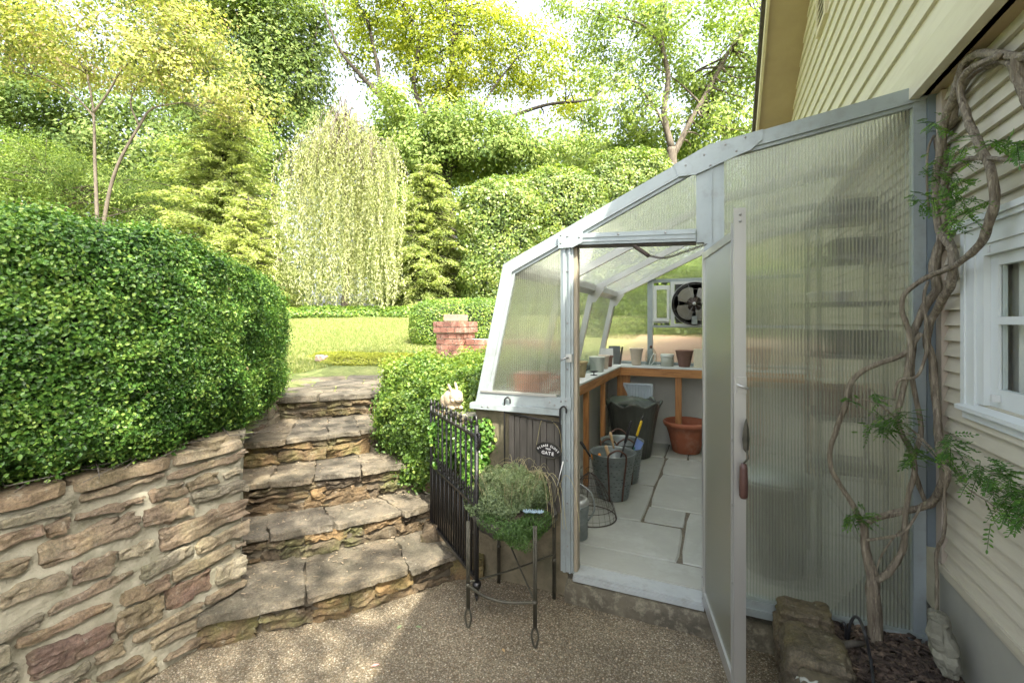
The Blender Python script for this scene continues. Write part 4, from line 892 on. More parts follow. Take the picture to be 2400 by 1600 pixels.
for px_, T_, el_, lb_ in ((330,20.0,[(330,520,20,120,90,2,1),(250,560,20,100,60,2,.6)],'loose sunlit shrub tree between the two-stemmed tree and the spruce'),(470,21.0,[(450,430,21,110,120,2,1),(560,380,21,90,110,2,.8)],'yellow-green leafy tree filling in above the spruce'),(900,20.0,[(900,480,20,70,100,1.8,1),(880,600,20,70,60,1.8,.5)],'light green bushy tree close beside the weeping tree'),(1420,21.0,[(1400,380,21,120,45,2,1),(1500,350,21,90,50,2,.8)],'sunlit bushy tree showing over the top of the tall hedge')):
    tree('bushy_tree', lb_, gbase(px_, T_), [(W3([(px_,660),(px_,560),(el_[0][0],el_[0][1])],T_),[0.14,0.12,0.05])], el_, 150, 44, 0.42, 0.13, M['leafB'], M['treebark'], twigs=30, rb=0.7)
# locust tree with dark twisting limbs
T = 25.0; b = gbase(1010, T-1.0)
lim = [([(1010,660),(1000,520),(1000,420),(965,330)],[0.45,0.42,0.38,0.30]),([(965,330),(920,290),(880,230),(830,175),(790,130),(760,70),(740,0)],[0.26,0.22,0.18,0.14,0.10,0.07,0.04]),([(970,340),(935,285),(870,200),(820,185),(815,150)],[0.12,0.10,0.07,0.05,0.03]),
       ([(990,300),(960,230),(950,190),(960,120),(955,60),(900,-20)],[0.22,0.18,0.15,0.12,0.08,0.04]),([(1000,420),(1020,300),(1030,200),(1040,100),(1020,0)],[0.28,0.2,0.15,0.1,0.06]),([(1000,410),(1090,300),(1170,270),(1260,240),(1350,230),(1385,205)],[0.22,0.16,0.13,0.10,0.07,0.03]),
       ([(1080,310),(1110,240),(1150,180),(1200,120)],[0.11,0.09,0.06,0.03]),([(965,330),(900,420),(860,500)],[0.1,0.07,0.03]),([(880,230),(860,120),(840,40),(800,-20)],[0.14,0.12,0.09,0.05])]
tree('locust_tree', 'large yellow-green tree with dark twisting limbs in the middle of the view', b, [(W3(p,T-1.0), r_) for p, r_ in lim],
     [(960,40,T,170,80,3.5,4),(1060,130,T,140,110,3.5,3.2),(870,110,T,110,90,3,1.3),(1180,130,T,120,90,3,2.0),(1270,190,T,110,70,3,1.3),(1010,230,T,90,90,3,1.5),(1340,210,T,60,60,2,0.5),(840,-10,T,120,60,3,1.5),(1130,0,T,90,50,3,0.7)], 430, 46, 0.46, 0.15, M['leafA'], M['treebark'], twigs=110, rb=0.6)
T = 21.0; b = gbase(1030, T)
tree('maple_tree', 'pale green maple crown below the limbs of the large locust tree', b,
     [(W3([(1030,660),(1040,520),(1030,420),(1060,330)],T),[0.22,0.18,0.14,0.06])], [(1080,330,T,150,75,2.5,3),(980,370,T,100,70,2.5,1.5),(1190,380,T,100,60,2.2,1.2),(880,350,T,70,60,2,0.6),(900,270,T,60,60,2,0.5)], 430, 50, 0.42, 0.14, M['leafB'], M['treebark'], rb=0.65)
# right hand tree with a forked trunk
T = 19.0; b = gbase(1545, T)
lim = [([(1550,640),(1555,480),(1545,380),(1542,340)],[0.26,0.25,0.24,0.23]),([(1542,340),(1525,260),(1535,180),(1520,100),(1525,30),(1540,-40)],[0.18,0.15,0.13,0.11,0.08,0.05]),([(1545,360),(1580,290),(1620,220),(1680,110),(1740,40),(1790,0)],[0.17,0.14,0.12,0.10,0.07,0.04]),
       ([(1530,300),(1500,240),(1460,200),(1400,180)],[0.08,0.06,0.05,0.02]),([(1520,110),(1480,60),(1420,40),(1350,20)],[0.07,0.05,0.04,0.02]),([(1610,240),(1560,190),(1500,150)],[0.06,0.04,0.02])]
tree('forked_tree', 'yellow-green tree with a pale forked trunk rising behind the greenhouse roof', b, [(W3(p,T-0.9), r_) for p, r_ in lim],
     [(1620,120,T,150,110,3,3.2),(1450,90,T,130,90,3,2.0),(1700,240,T,100,80,2.5,2.2),(1400,250,T,90,80,2.5,1.1),(1560,10,T,200,60,3,2.2),(1480,280,T,90,50,2.5,0.9),(1330,30,T,90,50,2.5,0.6),(1640,320,T,90,50,2.5,1.2)], 370, 44, 0.40, 0.13, M['leafB'], M['palebark'], twigs=90, rb=0.7)
T = 34.0; b = gbase(1330, T)
tree('distant_tree', 'thin pale distant tree seen through the gap above the tall hedge', b, [(W3([(1335,600),(1335,400),(1338,260)],T),[0.2,0.12,0.04])], [(1330,360,T,80,70,2,2),(1300,420,T,120,50,2,1)], 170, 30, 0.6, 0.18, M['leafB'], M['palebark'], twigs=30, rb=0.8)
# far wood behind everything
P = []
for _ in range(1900):
    a = RNG.uniform(-100, 2450); t = RNG.uniform(36, 48); v = RNG.uniform(380, 720)-60*max(0, math.sin(a*0.006)); c = at_t(a*K, v, t)
    P.append(c+RNG.normal(size=(45,3))*np.array((1.2,1.2,0.8)))
P = np.concatenate(P); o = leaves('far_wood', P, 0.36, M['leafC'], 0.6, 0.3, rnd=np.clip(0.7+RNG.normal(0,0.25,len(P)),0,1)); tag(o, 'far off mass of green woodland beyond the garden', 'woodland', kind='stuff')

# conifers: drooping tiers of sprays
def conifer(kind, label, px_, t, top, halfw, bottom, n_br, lmat, group=None, leaf=0.09, rb=0.5, droop=0.25, lean=0, per=130):
    base = gbase(px_, t); topz = EYE+(757-top*K)*t/FOC; R = halfw*K*t/FOC; root = thing(kind, label, 'tree', base, group)
    zb = base[2]+bottom; mb = MB(); mb.tube([(base[0],base[1],base[2]-0.3),(base[0],base[1],(base[2]+topz)/2),(base[0],base[1],topz)], [R*0.06+0.03,R*0.04+0.02,0.01], 7, bark=0.1)
    C = []; A = []; rr = []
    for i in range(n_br):
        f = RNG.random()**0.75; z = topz-(topz-zb)*f; L = R*(0.14+0.86*f**0.6)*RNG.uniform(0.35,1.2); a = RNG.uniform(0, 2*math.pi); d = np.array((math.cos(a), math.sin(a), 0))
        p0 = np.array((base[0], base[1], z)); p1 = p0+d*L+np.array((0,0,-L*(droop+RNG.normal(0,0.22)))); mb.tube([p0, (p0+p1)/2+np.array((0,0,L*0.07)), p1], [0.02+L*0.008,0.012,0.004], 4)
        n = int(per*(0.3+f)); s = RNG.random(n)**0.7; sd = np.cross(d, (0,0,1)); lw = RNG.normal(0, 1, n)*0.20*L*(1.05-s)+RNG.normal(0,0.03,n)
        C.append(p0+(p1-p0)*s[:,None]+sd*lw[:,None]+np.array((0,0,1))*(L*0.28*(s*(1-s)))[:,None]-np.array((0,0,1))*(np.abs(lw)*0.35+np.abs(RNG.normal(0,0.05,n)))[:,None])
        A.append(d*0.8+sd*np.sign(lw)[:,None]*0.6+np.array((0,0,-0.25))+np.zeros((n,3))); rr.append(rb+RNG.normal(0,0.1)+RNG.normal(0,0.2,n)+0.15*s)
    C = np.concatenate(C); leaves('crown', C, leaf, lmat, 0.30, 0.6, axis=np.concatenate(A), rnd=np.concatenate(rr), parent=root); mb.build('trunk', M['treebark'], root); return root
conifer('spruce_tree', 'broad grey-green spruce standing to the side of the weeping tree', 520, 17.0, 235, 200, 0.1, 700, M['leafE'], None, 0.13, 0.65, 0.16, per=270)
conifer('hemlock_tree', 'feathery hemlock between the weeping tree and the tall clipped hedge', 985, 16.5, 375, 150, 0.1, 560, M['leafE'], None, 0.115, 0.65, 0.16, per=230)
conifer('young_spruce_tree', 'smaller yellowish spruce in front of the broad grey-green spruce', 570, 14.5, 450, 120, 0.0, 360, M['leafE'], None, 0.10, 0.85, 0.15, per=220)
# weeping tree
T = 14.2; base = gbase(790, T); wt = thing('weeping_tree', 'pale green weeping tree with long hanging strands at the lawn edge', 'tree', base)
C = []; A = []; R_ = []; mb = MB(); topc = at_t(790*K, 330*K, T); rx = 132*K*T/FOC
mb.tube(spline([(base[0],base[1],base[2]-0.2),(base[0]+0.1,base[1],base[2]+2),(topc[0],topc[1],topc[2]+0.2)],6), splr([0.12,0.09,0.04],6), 7, bark=0.1)
SUBS = [(-0.15,0.0,0.0,1.0,3),(0.75,0.1,-0.55,0.85,2.2),(-0.95,0.0,-0.75,0.65,1.5),(1.05,-0.1,-1.3,0.5,1.0),(-1.35,0.1,-1.6,0.4,0.5),(0.2,-0.6,-0.9,0.7,1.2)]
wS = np.array([q[4] for q in SUBS]); wS = wS/wS.sum()
for i in range(540):
    cx_s, cy_s, dz_s, rs_, _ = SUBS[RNG.choice(len(SUBS), p=wS)]; a = RNG.uniform(0, 2*math.pi); q = math.sqrt(RNG.random())
    sx, sy = cx_s+rs_*q*math.cos(a)+RNG.normal(0,0.17), cy_s+rs_*q*math.sin(a)*0.9
    z1 = topc[2]+0.5+dz_s+0.45*math.sqrt(max(0, 1-q*q))-0.5*q*q+RNG.normal(0,0.2); zb = base[2]+0.2+abs(RNG.normal(0,0.5))+(2.8*RNG.random() if RNG.random() < 0.35+0.3*min(1,abs(sx)/1.3) else 0)
    p = np.array((topc[0]+sx*CA-sy*SA, topc[1]+sx*SA+sy*CA, 0)); n = int((z1-zb)/0.032)
    if n < 3: continue
    z = np.linspace(z1, zb, n); ph = RNG.uniform(0,6); sw = 0.13*np.sin(np.linspace(0, 3.5, n)+ph); out = np.minimum(1, (z1-z)/0.6)*0.16
    C.append(np.stack([p[0]+sw+out*math.cos(a), p[1]+sw*0.6+out*math.sin(a), z], 1)+RNG.normal(0,0.03,(n,3))); A.append(np.tile((0,0,-1.0),(n,1))+RNG.normal(0,0.3,(n,3))); R_.append(np.full(n, 0.5+RNG.normal(0,0.22))+RNG.normal(0,0.18,n))
    if i % 3 == 0: mb.tube(spline([(topc[0],topc[1],topc[2]-0.6), (topc[0]+(p[0]-topc[0])*0.5,topc[1]+(p[1]-topc[1])*0.5,z1+0.05), (p[0],p[1],z1-0.02), (p[0]+0.15*math.cos(a),p[1]+0.15*math.sin(a),z1-1.0)],3), splr([0.03,0.016,0.008,0.004],3), 4)
leaves('crown', np.concatenate(C), 0.10, M['leafW'], 0.22, 0.0, axis=np.concatenate(A)*1.5, rnd=np.concatenate(R_), parent=wt); mb.build('trunk', M['palebark'], wt)

# clipped hedges and low planting beyond
def hedge_far(kind, label, segs, dens, lsize, mat, amp=0.15, freq=1.0, depth=0.25, cat='hedge', shrink=0.3, wr=0.6, rb=0.5, group=None):
    root = thing(kind, label, cat, (segs[0][0], segs[0][1], gz(segs[0][0], segs[0][1])), group)
    P, Nn = shell_points(segs, dens, amp, freq, depth); r = np.clip(rb+RNG.normal(0,0.22,len(P))+lump(P,0.3,1.8,3), 0, 1)
    leaves('foliage', P, lsize, mat, wr, 0.3, nrm=Nn, rnd=r, parent=root, ajit=0.8); core_mesh(segs, shrink, 'dark_core', root); return root
hs_ = []
for u_, t_, top_, hw_ in ((1150,16.2,425,1.5),(1290,16.8,398,1.7),(1440,17.2,362,1.9),(1210,17.6,405,2.2)):
    q_ = at_t(u_*K,757,t_); zg = gz(q_[0],q_[1]); zt = EYE+(757-top_*K)*t_/FOC; hs_.append((q_[0],q_[1],(zt+zg)/2-0.1,hw_,1.1,(zt-zg)/2+0.25,YAW,3.4))
hedge_far('tall_hedge', 'very tall clipped light green hedge behind the greenhouse', hs_, 620, 0.105, M['hedgef'], 0.34, 0.8, 0.3, rb=0.6)
c1 = (0.4, 9.9)
hedge_far('tall_hedge', 'dark end of the tall hedge seen through the greenhouse rear panels', [(c1[0],c1[1],1.9,3.0,0.8,0.95,0.0,5.0)], 500, 0.10, M['hedgef'], 0.2, 0.9, 0.28)
c1 = at_t(1070*K,757,8.6); zt = EYE+(757-697*K)*8.6/FOC
hedge_far('clipped_box', 'round clipped box bush behind the brick pillar', [(c1[0],c1[1],(zt+1.15)/2,0.98,0.65,(zt-1.15)/2+0.08,YAW,3.6)], 3000, 0.035, M['shrub'], 0.03, 3.0, 0.06, 'shrub', 0.09, rb=0.5)
# ground cover strip at the lawn's far edge
c1 = at_t(790*K,757,14.6)
segs = [(at_t(u*K,757,t_)[0], at_t(u*K,757,t_)[1], 1.86, 1.25, 0.7, 0.24, YAW, 2.6) for u, t_ in ((620,13.6),(740,14.0),(860,14.4),(960,14.2),(500,13.4))]
P, Nn = shell_points(segs, 1500, 0.10, 1.8, 0.12); o = leaves('ground_cover', P, 0.06, M['shrub'], 0.7, 0.3, nrm=Nn, rnd=np.clip(0.5+RNG.normal(0,0.25,len(P)),0,1)); tag(o, 'low leafy ground cover along the far edge of the lawn', 'ground cover', kind='stuff')
# yellow mat of sedum with rocks
c1 = at_z(860*K, 815*K, 1.12)
sm = [( *at_t(u*K,757,t_)[:2], hz, rx_, ry_, rz_, YAW, 2.3) for u, t_, hz, rx_, ry_, rz_ in ((860,6.75,1.06,0.82,0.50,0.10),(960,6.35,1.04,0.50,0.4,0.13),(780,7.0,1.08,0.5,0.3,0.08))]
P, Nn = shell_points(sm, 14000, 0.02, 6.0, 0.03, lambda W: W[:,2] < 1.0); o = leaves('sedum_mat', P, 0.020, M['sedum'], 0.7, 0.5, nrm=Nn); tag(o, 'bright yellow low sedum mat spreading on the lawn', 'ground cover', kind='stuff')
for u, v, s_, lab in ((738,822,0.085,'pinkish rounded rock in the yellow sedum mat, the larger one'),(800,826,0.07,'pale flat rock in the yellow sedum mat, nearer the iron gate')):
    p = at_t(u*K, v*K, 6.5); mb = MB(); mb.stone(p, (s_,0,0), (0,s_*0.8,0), (0,0,s_*0.55), 6, 0.02, 3.0); tag(mb.build('garden_rock', surf('rock_'+lab[:4], (0.42,0.30,0.24) if s_>0.08 else (0.45,0.40,0.32), None, 9, 0.9, 0, 0.5, 40), origin=p), lab, 'rock', 'rocks in the sedum mat')
# grass blades
n = 100000; d_ = RNG.uniform(5.5, 14.0, n)**1.0; u = RNG.uniform(600, 1130, n); C = np.stack([((u*K-1200)/FOC*CA-SA)*d_, ((u*K-1200)/FOC*SA+CA)*d_, np.zeros(n)], 1)
C[:,2] = [hgt(x, y)+0.018 for x, y in C[:,:2]]; ok_ = ~((C[:,0] > -4.75) & (C[:,1] < 4.95) & (C[:,0]+C[:,1]*0.83 < 0.2))
C = C[ok_]; o = leaves('lawn_blades', C, 0.065, M['grass'], 0.13, 0.0, nrm=RNG.normal(size=(len(C),3))*np.array((1,1,0.15)), axis=np.array((0,0,1.0))+RNG.normal(0,0.25,(len(C),3))); tag(o, 'short lawn grass blades in sun and shade', 'grass', kind='stuff')

# shade tree whose canopy hangs over the patio from behind
st = thing('shade_tree', 'spreading leafy tree behind the viewer shading the patio', 'tree', (-1.2,-5.5,0))
C = []
for i in range(330):
    q = RNG.normal(size=3); q /= np.linalg.norm(q); q *= RNG.uniform(0.1,1)**0.4
    pp_ = np.array((0.9,-2.2))+q[:2]*np.array((3.1,2.3))
    if i < 270 and ((np.hypot(pp_[0]-1.75,pp_[1]+0.55) < 1.15 and RNG.random() < 0.82) or (np.hypot(pp_[0]-3.0,pp_[1]+2.0) < 0.7 and RNG.random() < 0.8)): continue  # unseen crown thinned here to let sun patches onto steps and patio
    C.append(np.array((0.9,-2.2,6.6))+q*np.array((3.1,2.3,1.2)) if i < 270 else np.array((-0.3,2.1,6.7))+q*np.array((1.5,0.7,0.5)))  # last clumps form a side lobe added to shade the lawn edge
C = np.array(C); Lp = np.repeat(C, 34, axis=0)+RNG.normal(size=(len(C)*34,3))*np.array((0.36,0.36,0.22))
leaves('crown', Lp, 0.17, M['leafB'], 0.6, 0.5, parent=st)
mb = MB(); mb.tube(spline([(-1.2,-5.5,-0.1),(-1.1,-5.3,2.5),(-0.8,-4.2,4.8),(-0.2,-2.6,6.4)],6), splr([0.28,0.24,0.18,0.08],6), 10, bark=0.1)
for i in range(0,len(C),8): mb.tube([(-0.6,-3.5,5.6),(C[i]+np.array((-0.6,-3.5,5.6)))/2+np.array((0,0,0.3)),C[i]],[0.06,0.04,0.01],5)
mb.build('trunk', M['treebark'], st)
# ---------------------------------------------------------------- brick pillar and wall
def bricks(mb, x0, x1, y0, y1, z0, n, bl=0.105, ch=0.066, gap=0.009, seed=0):
    """courses of bricks round a rectangular core"""
    for k in range(n):
        z = z0+k*ch; off = 0.5 if k % 2 else 0.0
        for (a, b, fixed, ax, sg) in ((x0, x1, y0, 0, -1), (x0, x1, y1, 0, 1), (y0, y1, x0, 1, -1), (y0, y1, x1, 1, 1)):
            L = b-a; m = max(1, round(L/bl)); bw = L/m; e = [a]+[a+bw*(i+off) for i in range(0 if off else 1, m)]+[b]
            for p, q in zip(e[:-1], e[1:]):
                if q-p < 0.02: continue
                pr = random.uniform(0.004, 0.008); c = [0,0,z+ch/2]; c[ax] = (p+q)/2; c[1-ax] = fixed-sg*(0.02-pr)
                h = [0,0,(ch-gap)/2]; h[ax] = (q-p-gap)/2; h[1-ax] = 0.02
                V = [(c[0]+sx*h[0]+random.uniform(-.0015,.0015), c[1]+sy*h[1]+random.uniform(-.0015,.0015), c[2]+sz*h[2]+random.uniform(-.0015,.0015)) for sz in (-1,1) for sx, sy in ((-1,-1),(1,-1),(1,1),(-1,1))]
                mb.add(V, [(3,2,1,0),(4,5,6,7),(0,1,5,4),(1,2,6,5),(2,3,7,6),(3,0,4,7)], 0)
    mb.box((x0+0.006,y0+0.006,z0),(x1-0.006,y1-0.006,z0+n*ch-0.003),1)
random.seed(14)
pil = thing('brick_pillar', 'red brick garden pillar with a corbelled top at the lawn edge', 'brick pillar', (-2.78,4.69,0.95))
mb = MB(); bricks(mb, -2.94, -2.62, 4.53, 4.85, 0.96, 8); mb.build('shaft', [M['brick'], M['brickmortar']], pil)
mb = MB(); bricks(mb, -2.965, -2.595, 4.505, 4.875, 1.4885, 2); mb.build('corbel', [M['brick'], M['brickmortar']], pil)
mb = MB(); bricks(mb, -2.88, -2.68, 4.59, 4.79, 1.622, 1, 0.2, 0.08); mb.build('cap', [surf('pale_brick', (0.60,0.40,0.30), (0.52,0.33,0.25), 9, 0.85, 0, 0.4, 60), M['brickmortar']], pil)
bw = thing('brick_wall', 'low red brick wall running from the pillar towards the greenhouse', 'brick wall', (-2.0,4.7,0.95))
mb = MB(); bricks(mb, -2.60, -1.43, 4.60, 4.80, 0.96, 7, 0.115); mb.build('bricks', [M['brick'], M['brickmortar']], bw)
# ---------------------------------------------------------------- open greenhouse door
dr = thing('greenhouse_door', 'open aluminium framed door leaf swung out from the greenhouse doorway', 'door', (-0.066,2.59,0.17))
h0 = np.array((-0.066,2.59)); e_ = np.array((0.07,1.93))-h0; LD = np.linalg.norm(e_); e_ /= LD; nn = np.array((-e_[1], e_[0])); nn = nn if nn[0] > 0 else -nn   # towards +X
def dbox(mb, s0, s1, n0, n1, z0, z1, mat=0):
    q = [h0+e_*s+nn*k for s, k in ((s0,n0),(s1,n0),(s1,n1),(s0,n1))]; mb.prism([tuple(a) for a in q], z0, z1, mat, axis='z')
ang = math.atan2(e_[1], e_[0])
mb = MB(); dbox(mb, 0.0, 0.030, -0.004, 0.024, 0.168, 1.962); dbox(mb, LD-0.062, LD-0.012, -0.002, 0.024, 0.168, 1.985); dbox(mb, LD-0.0118, LD, -0.012, 0.030, 0.165, 2.03); dbox(mb, 0.031, LD-0.063, -0.003, 0.023, 1.925, 1.958); dbox(mb, 0.031, LD-0.063, -0.003, 0.023, 0.168, 0.23)
dbox(mb, LD-0.064, LD-0.058, -0.008, -0.0022, 0.168, 1.985); mb.build('door_frame', M['bare'], dr)
mb = MB(); dbox(mb, 0.028, LD-0.060, 0.006, 0.014, 0.2, 1.93)
dp = mb.build('door_panel', polymat('twinwall_panel_door', 1, 62.0, 0.30, 0.40, 0.35), dr)
mb = MB()
for s, z in [(LD-0.03,2.0),(LD-0.03,1.95),(LD-0.07,1.94),(0.012,0.30),(0.012,1.0),(0.012,1.7),(LD-0.055,0.6),(LD-0.055,1.15),(LD-0.055,0.9),(0.012,0.19)]:
    p = h0+e_*s-nn*0.004; mb.lathe([(0.005,0),(0.0045,0.003),(0.0003,0.004)], (p[0],p[1],z), 10, axis=[(e_[0],e_[1],0),(0,0,1),(-nn[0],-nn[1],0)])
for z in (1.98,2.005): 
    p = h0+e_*(LD+0.0005); mb.lathe([(0.006,0),(0.005,0.003),(0.0003,0.004)], (p[0]+nn[0]*0.01,p[1]+nn[1]*0.01,z-0.0), 10, axis=[(nn[0],nn[1],0),(0,0,1),(e_[0],e_[1],0)])
mb.build('screws', M['screw'], dr)['kind'] = 'stuff'
mb = MB(); dbox(mb, LD-0.0, LD+0.008, -0.004, 0.03, 1.34, 1.40); q = h0+e_*LD
mb.tube([(q[0]-nn[0]*.0,q[1],1.37),(q[0]+e_[0]*0.03,q[1]+e_[1]*0.03,1.37),(q[0]+e_[0]*0.03+nn[0]*.03,q[1]+e_[1]*0.03+nn[1]*.03,1.36)],0.005,8); mb.build('latch', M['bare'], dr)
# spring and chain holding the door
cs = at_y(1487,577,2.585); cm = at_y(1520,599,2.50); ce = np.array((h0[0]+e_[0]*0.10, h0[1]+e_[1]*0.10, 1.99))
chn = thing('door_chain', 'rusty spring and sagging chain tying the door head to the header beam', 'chain', cs)
mb = MB(); d = cm-cs; L = np.linalg.norm(d); d /= L; s1 = np.cross(d, (0,0,1)); s1 /= np.linalg.norm(s1); s2 = np.cross(d, s1); hel = []
for i in range(150): a = i*0.9; hel.append(cs+d*L*i/149+(s1*math.cos(a)+s2*math.sin(a))*0.009)
mb.tube(hel, 0.0028, 5); mb.build('spring', M['chain'], chn)
cpt = spline([cm, cm*0.72+ce*0.28+np.array((0,0,-0.028)), cm*0.4+ce*0.6+np.array((0,0,-0.018)), ce], 14); mb = MB()
for i in range(0, len(cpt)-1):
    a, b = cpt[i], cpt[i+1]; d = (b-a); L = np.linalg.norm(d); 
    if L < 1e-6: continue
    d /= L; s1 = np.cross(d, (0,0,1)); s1 /= np.linalg.norm(s1); s2 = np.cross(d, s1); ss = s1 if i % 2 else s2; c = (a+b)/2
    mb.tube([c+d*math.cos(t)*L*0.72+ss*math.sin(t)*0.006 for t in np.linspace(0, 2*math.pi, 11)], 0.0018, 5, cap=False)
mb.build('links', M['chain'], chn)
# trowel hanging on the door edge
q = h0+e_*LD+nn*0.035; tr = thing('garden_trowel', 'pointed hand trowel with red-brown handle hanging blade up on the door edge', 'trowel', (q[0],q[1],1.1))
cx_ = at_t(1743,1126,1.70)
mb = MB(); mb.tube([cx_+np.array((0,0,0.062)),cx_+np.array((0,0,0.045)),cx_,cx_+np.array((0,0,-0.055)),cx_+np.array((0,0,-0.064))], [0.010,0.0135,0.015,0.015,0.011], 14); mb.build('handle', M['copper'], tr)
mb = MB(); rt = np.array((CA,SA,0)); fw = np.array((-SA,CA,0)); b0 = cx_+np.array((0,0,0.10))
bl = [(0.0,0.0),(0.010,0.012),(0.013,0.05),(0.010,0.09),(0.004,0.115),(0.0,0.125)]
V = []
for (hw, z) in bl:
    for s_ in (-1,0,1): V.append(b0+rt*(hw*s_+0.012)+fw*(0.006*abs(s_))+np.array((0,0,z)))
F = [(i*3+k, i*3+k+1, i*3+3+k+1, i*3+3+k) for i in range(len(bl)-1) for k in (0,1)]
mb.add(V, F); mb.add([v+fw*0.0015 for v in V], [f[::-1] for f in F]); mb.tube([cx_+np.array((0,0,0.062)), cx_+rt*0.016+np.array((0,0,0.082)), b0+rt*0.012+np.array((0,0,0.01))], 0.0035, 8); mb.build('blade', M['rustiron'], tr)

# ---------------------------------------------------------------- iron gate
gl_, gr_ = np.array((-1.795,2.70)), np.array((-1.165,2.18)); gd = gr_-gl_; GLn = np.linalg.norm(gd); gd /= GLn
def gp3(s, z, o=0.0): return np.array((gl_[0]+gd[0]*s-gd[1]*o, gl_[1]+gd[1]*s+gd[0]*o, z))
gt = thing('iron_gate', 'small black wrought iron gate standing open beside the stone steps', 'gate', (*gl_,0.2))
zt_, zm_, zb_ = 0.998, 0.632, 0.245
mb = MB(); mb.tube([gp3(0,0.22),gp3(0,1.04)],0.010,10); mb.tube([gp3(0,1.04),gp3(0,1.055),gp3(0,1.08)],[0.013,0.011,0.002],10); mb.build('hinge_stile', M['iron'], gt)
mb = MB(); mb.tube([gp3(GLn,0.16),gp3(GLn,1.06)],0.012,10)
mb.tube(spline([gp3(GLn,1.06),gp3(GLn,1.085),gp3(GLn-0.012,1.105),gp3(GLn-0.03,1.10),gp3(GLn-0.036,1.08)],5),0.007,8); mb.tube(spline([gp3(GLn+0.002,0.94),gp3(GLn+0.03,0.955),gp3(GLn+0.042,0.99),gp3(GLn+0.03,1.02),gp3(GLn+0.004,1.01)],5),0.007,8); mb.tube([gp3(GLn,0.20),gp3(GLn,0.215),gp3(GLn,0.23)],[0.022,0.025,0.022],12); mb.tube([gp3(GLn,0.16),gp3(GLn,0.13)],[0.012,0.004],8); mb.build('latch_stile', M['iron'], gt)
for z in (zt_, zm_, zb_):
    mb = MB(); a, b = gp3(0,z), gp3(GLn,z); mb.bar(a, b, 0.022, 0.012 if z != zb_ else 0.018); mb.build('rail', M['iron'], gt)
npk = 9
for i in range(npk):
    s = GLn*(i+0.9)/(npk+0.8); mb = MB(); mb.tube([gp3(s,zb_),gp3(s,1.03)],0.0065,8); mb.tube([gp3(s,1.03),gp3(s,1.037),gp3(s,1.046),gp3(s,1.052),gp3(s,1.062),gp3(s,1.088)],[0.007,0.012,0.007,0.006,0.011,0.001],8); mb.build('picket', M['iron'], gt)
for i in range(npk+1):
    s = GLn*(i+0.4)/(npk+0.8); mb = MB(); mb.tube([gp3(s,zb_),gp3(s,0.66)],0.006,8); mb.tube([gp3(s,0.66),gp3(s,0.667),gp3(s,0.676),gp3(s,0.682),gp3(s,0.692),gp3(s,0.712)],[0.006,0.011,0.007,0.006,0.010,0.001],8); mb.build('short_picket', M['iron'], gt)

# ---------------------------------------------------------------- plant stand with bowl
ps = thing('plant_stand', 'wrought iron plant stand with looped feet holding a shallow bowl', 'plant stand', (-1.03,2.36,0))
FL, FR, BR, BL = np.array((-1.196,2.143,0.)), np.array((-0.82,2.143,0.)), np.array((-0.865,2.57,0.)), np.array((-1.23,2.59,0.))
for p, zt2, foot in ((FL,0.56,1),(FR,0.60,1),(BR,0.72,0),(BL,0.56,0)):
    mb = MB(); 
    for o in (-0.0055, 0.0055): mb.tube([p+np.array((o,0,0.10 if foot else 0)), p+np.array((o,0,zt2))], 0.0055, 8)
    if foot: mb.tube([p+np.array((0.018*math.sin(t)*(1.0 if math.cos(t) < 0.2 else 0.8), 0, 0.052-0.048*math.cos(t))) for t in np.linspace(0.0, 2*math.pi, 22)], 0.0055, 8, cap=False)
    mb.tube([p+np.array((0,0,0.215)),p+np.array((0,0,0.225)),p+np.array((0,0,0.235))],[0.010,0.014,0.010],10); mb.build('leg', M['rustiron'], ps)
z = np.array((0,0,0.225))
def addbar(nm, pts, r=0.006):
    mb = MB(); mb.tube(spline(pts, 6), r, 8); mb.build(nm, M['rustiron'], ps)
addbar('front_bar', [FL+z, (FL*2+FR)/3+z+np.array((0,-0.055,-0.0)), (FL+FR*2)/3+z+np.array((0,-0.055,0)), FR+z], 0.007)
z2 = np.array((0,0,0.24)); z3 = np.array((0,0,0.40))
addbar('cross_brace', [FL+z2, (FL+BR)/2+z2, BR+z2+np.array((0,0,0.02))], 0.005)
addbar('cross_brace', [BL+z3, (BL+FR)/2+np.array((0,0,0.31)), FR+z], 0.005)
mb = MB(); c = np.array((-1.02,2.345,0)); mb.tube([c+np.array((0.235*math.cos(t),0.215*math.sin(t),0.555)) for t in np.linspace(0,2*math.pi,40)],0.007,8,cap=False); mb.build('ring', M['rustiron'], ps)
bw_ = thing('planting_bowl', 'wide shallow dark bowl of soil set in the iron plant stand', 'planter bowl', (-1.02,2.345,0.42))
mb = MB(); mb.lathe([(0.02,0.465),(0.12,0.468),(0.19,0.49),(0.222,0.535),(0.232,0.575),(0.226,0.58),(0.21,0.57),(0.0,0.565)], (-1.02,2.345,0), 40, fn=lambda r,zz,a,j:(r*(1+0.03*math.sin(7*a)+0.02*math.sin(13*a)), zz)); mb.build('bowl', surf('coir_bowl', (0.07,0.065,0.05), (0.03,0.03,0.024), 20, 0.95, 0, 0.8, 60), bw_)
mb = MB(); mb.lathe([(0.215,0.572),(0.12,0.60),(0.0,0.61)], (-1.02,2.345,0), 30); mb.build('soil', M['soil'], bw_)
hb = thing('herb_plant', 'grey-green mounded thyme spreading in the bowl on the stand', 'herb', (-1.05,2.36,0.58))
segs = [(-1.06,2.36,0.665,0.185,0.17,0.13,0.2,2.1),(-1.18,2.32,0.61,0.10,0.11,0.09,0,2.1),(-0.97,2.40,0.68,0.13,0.13,0.09,0,2.1),(-1.08,2.24,0.62,0.14,0.08,0.08,0,2.1)]
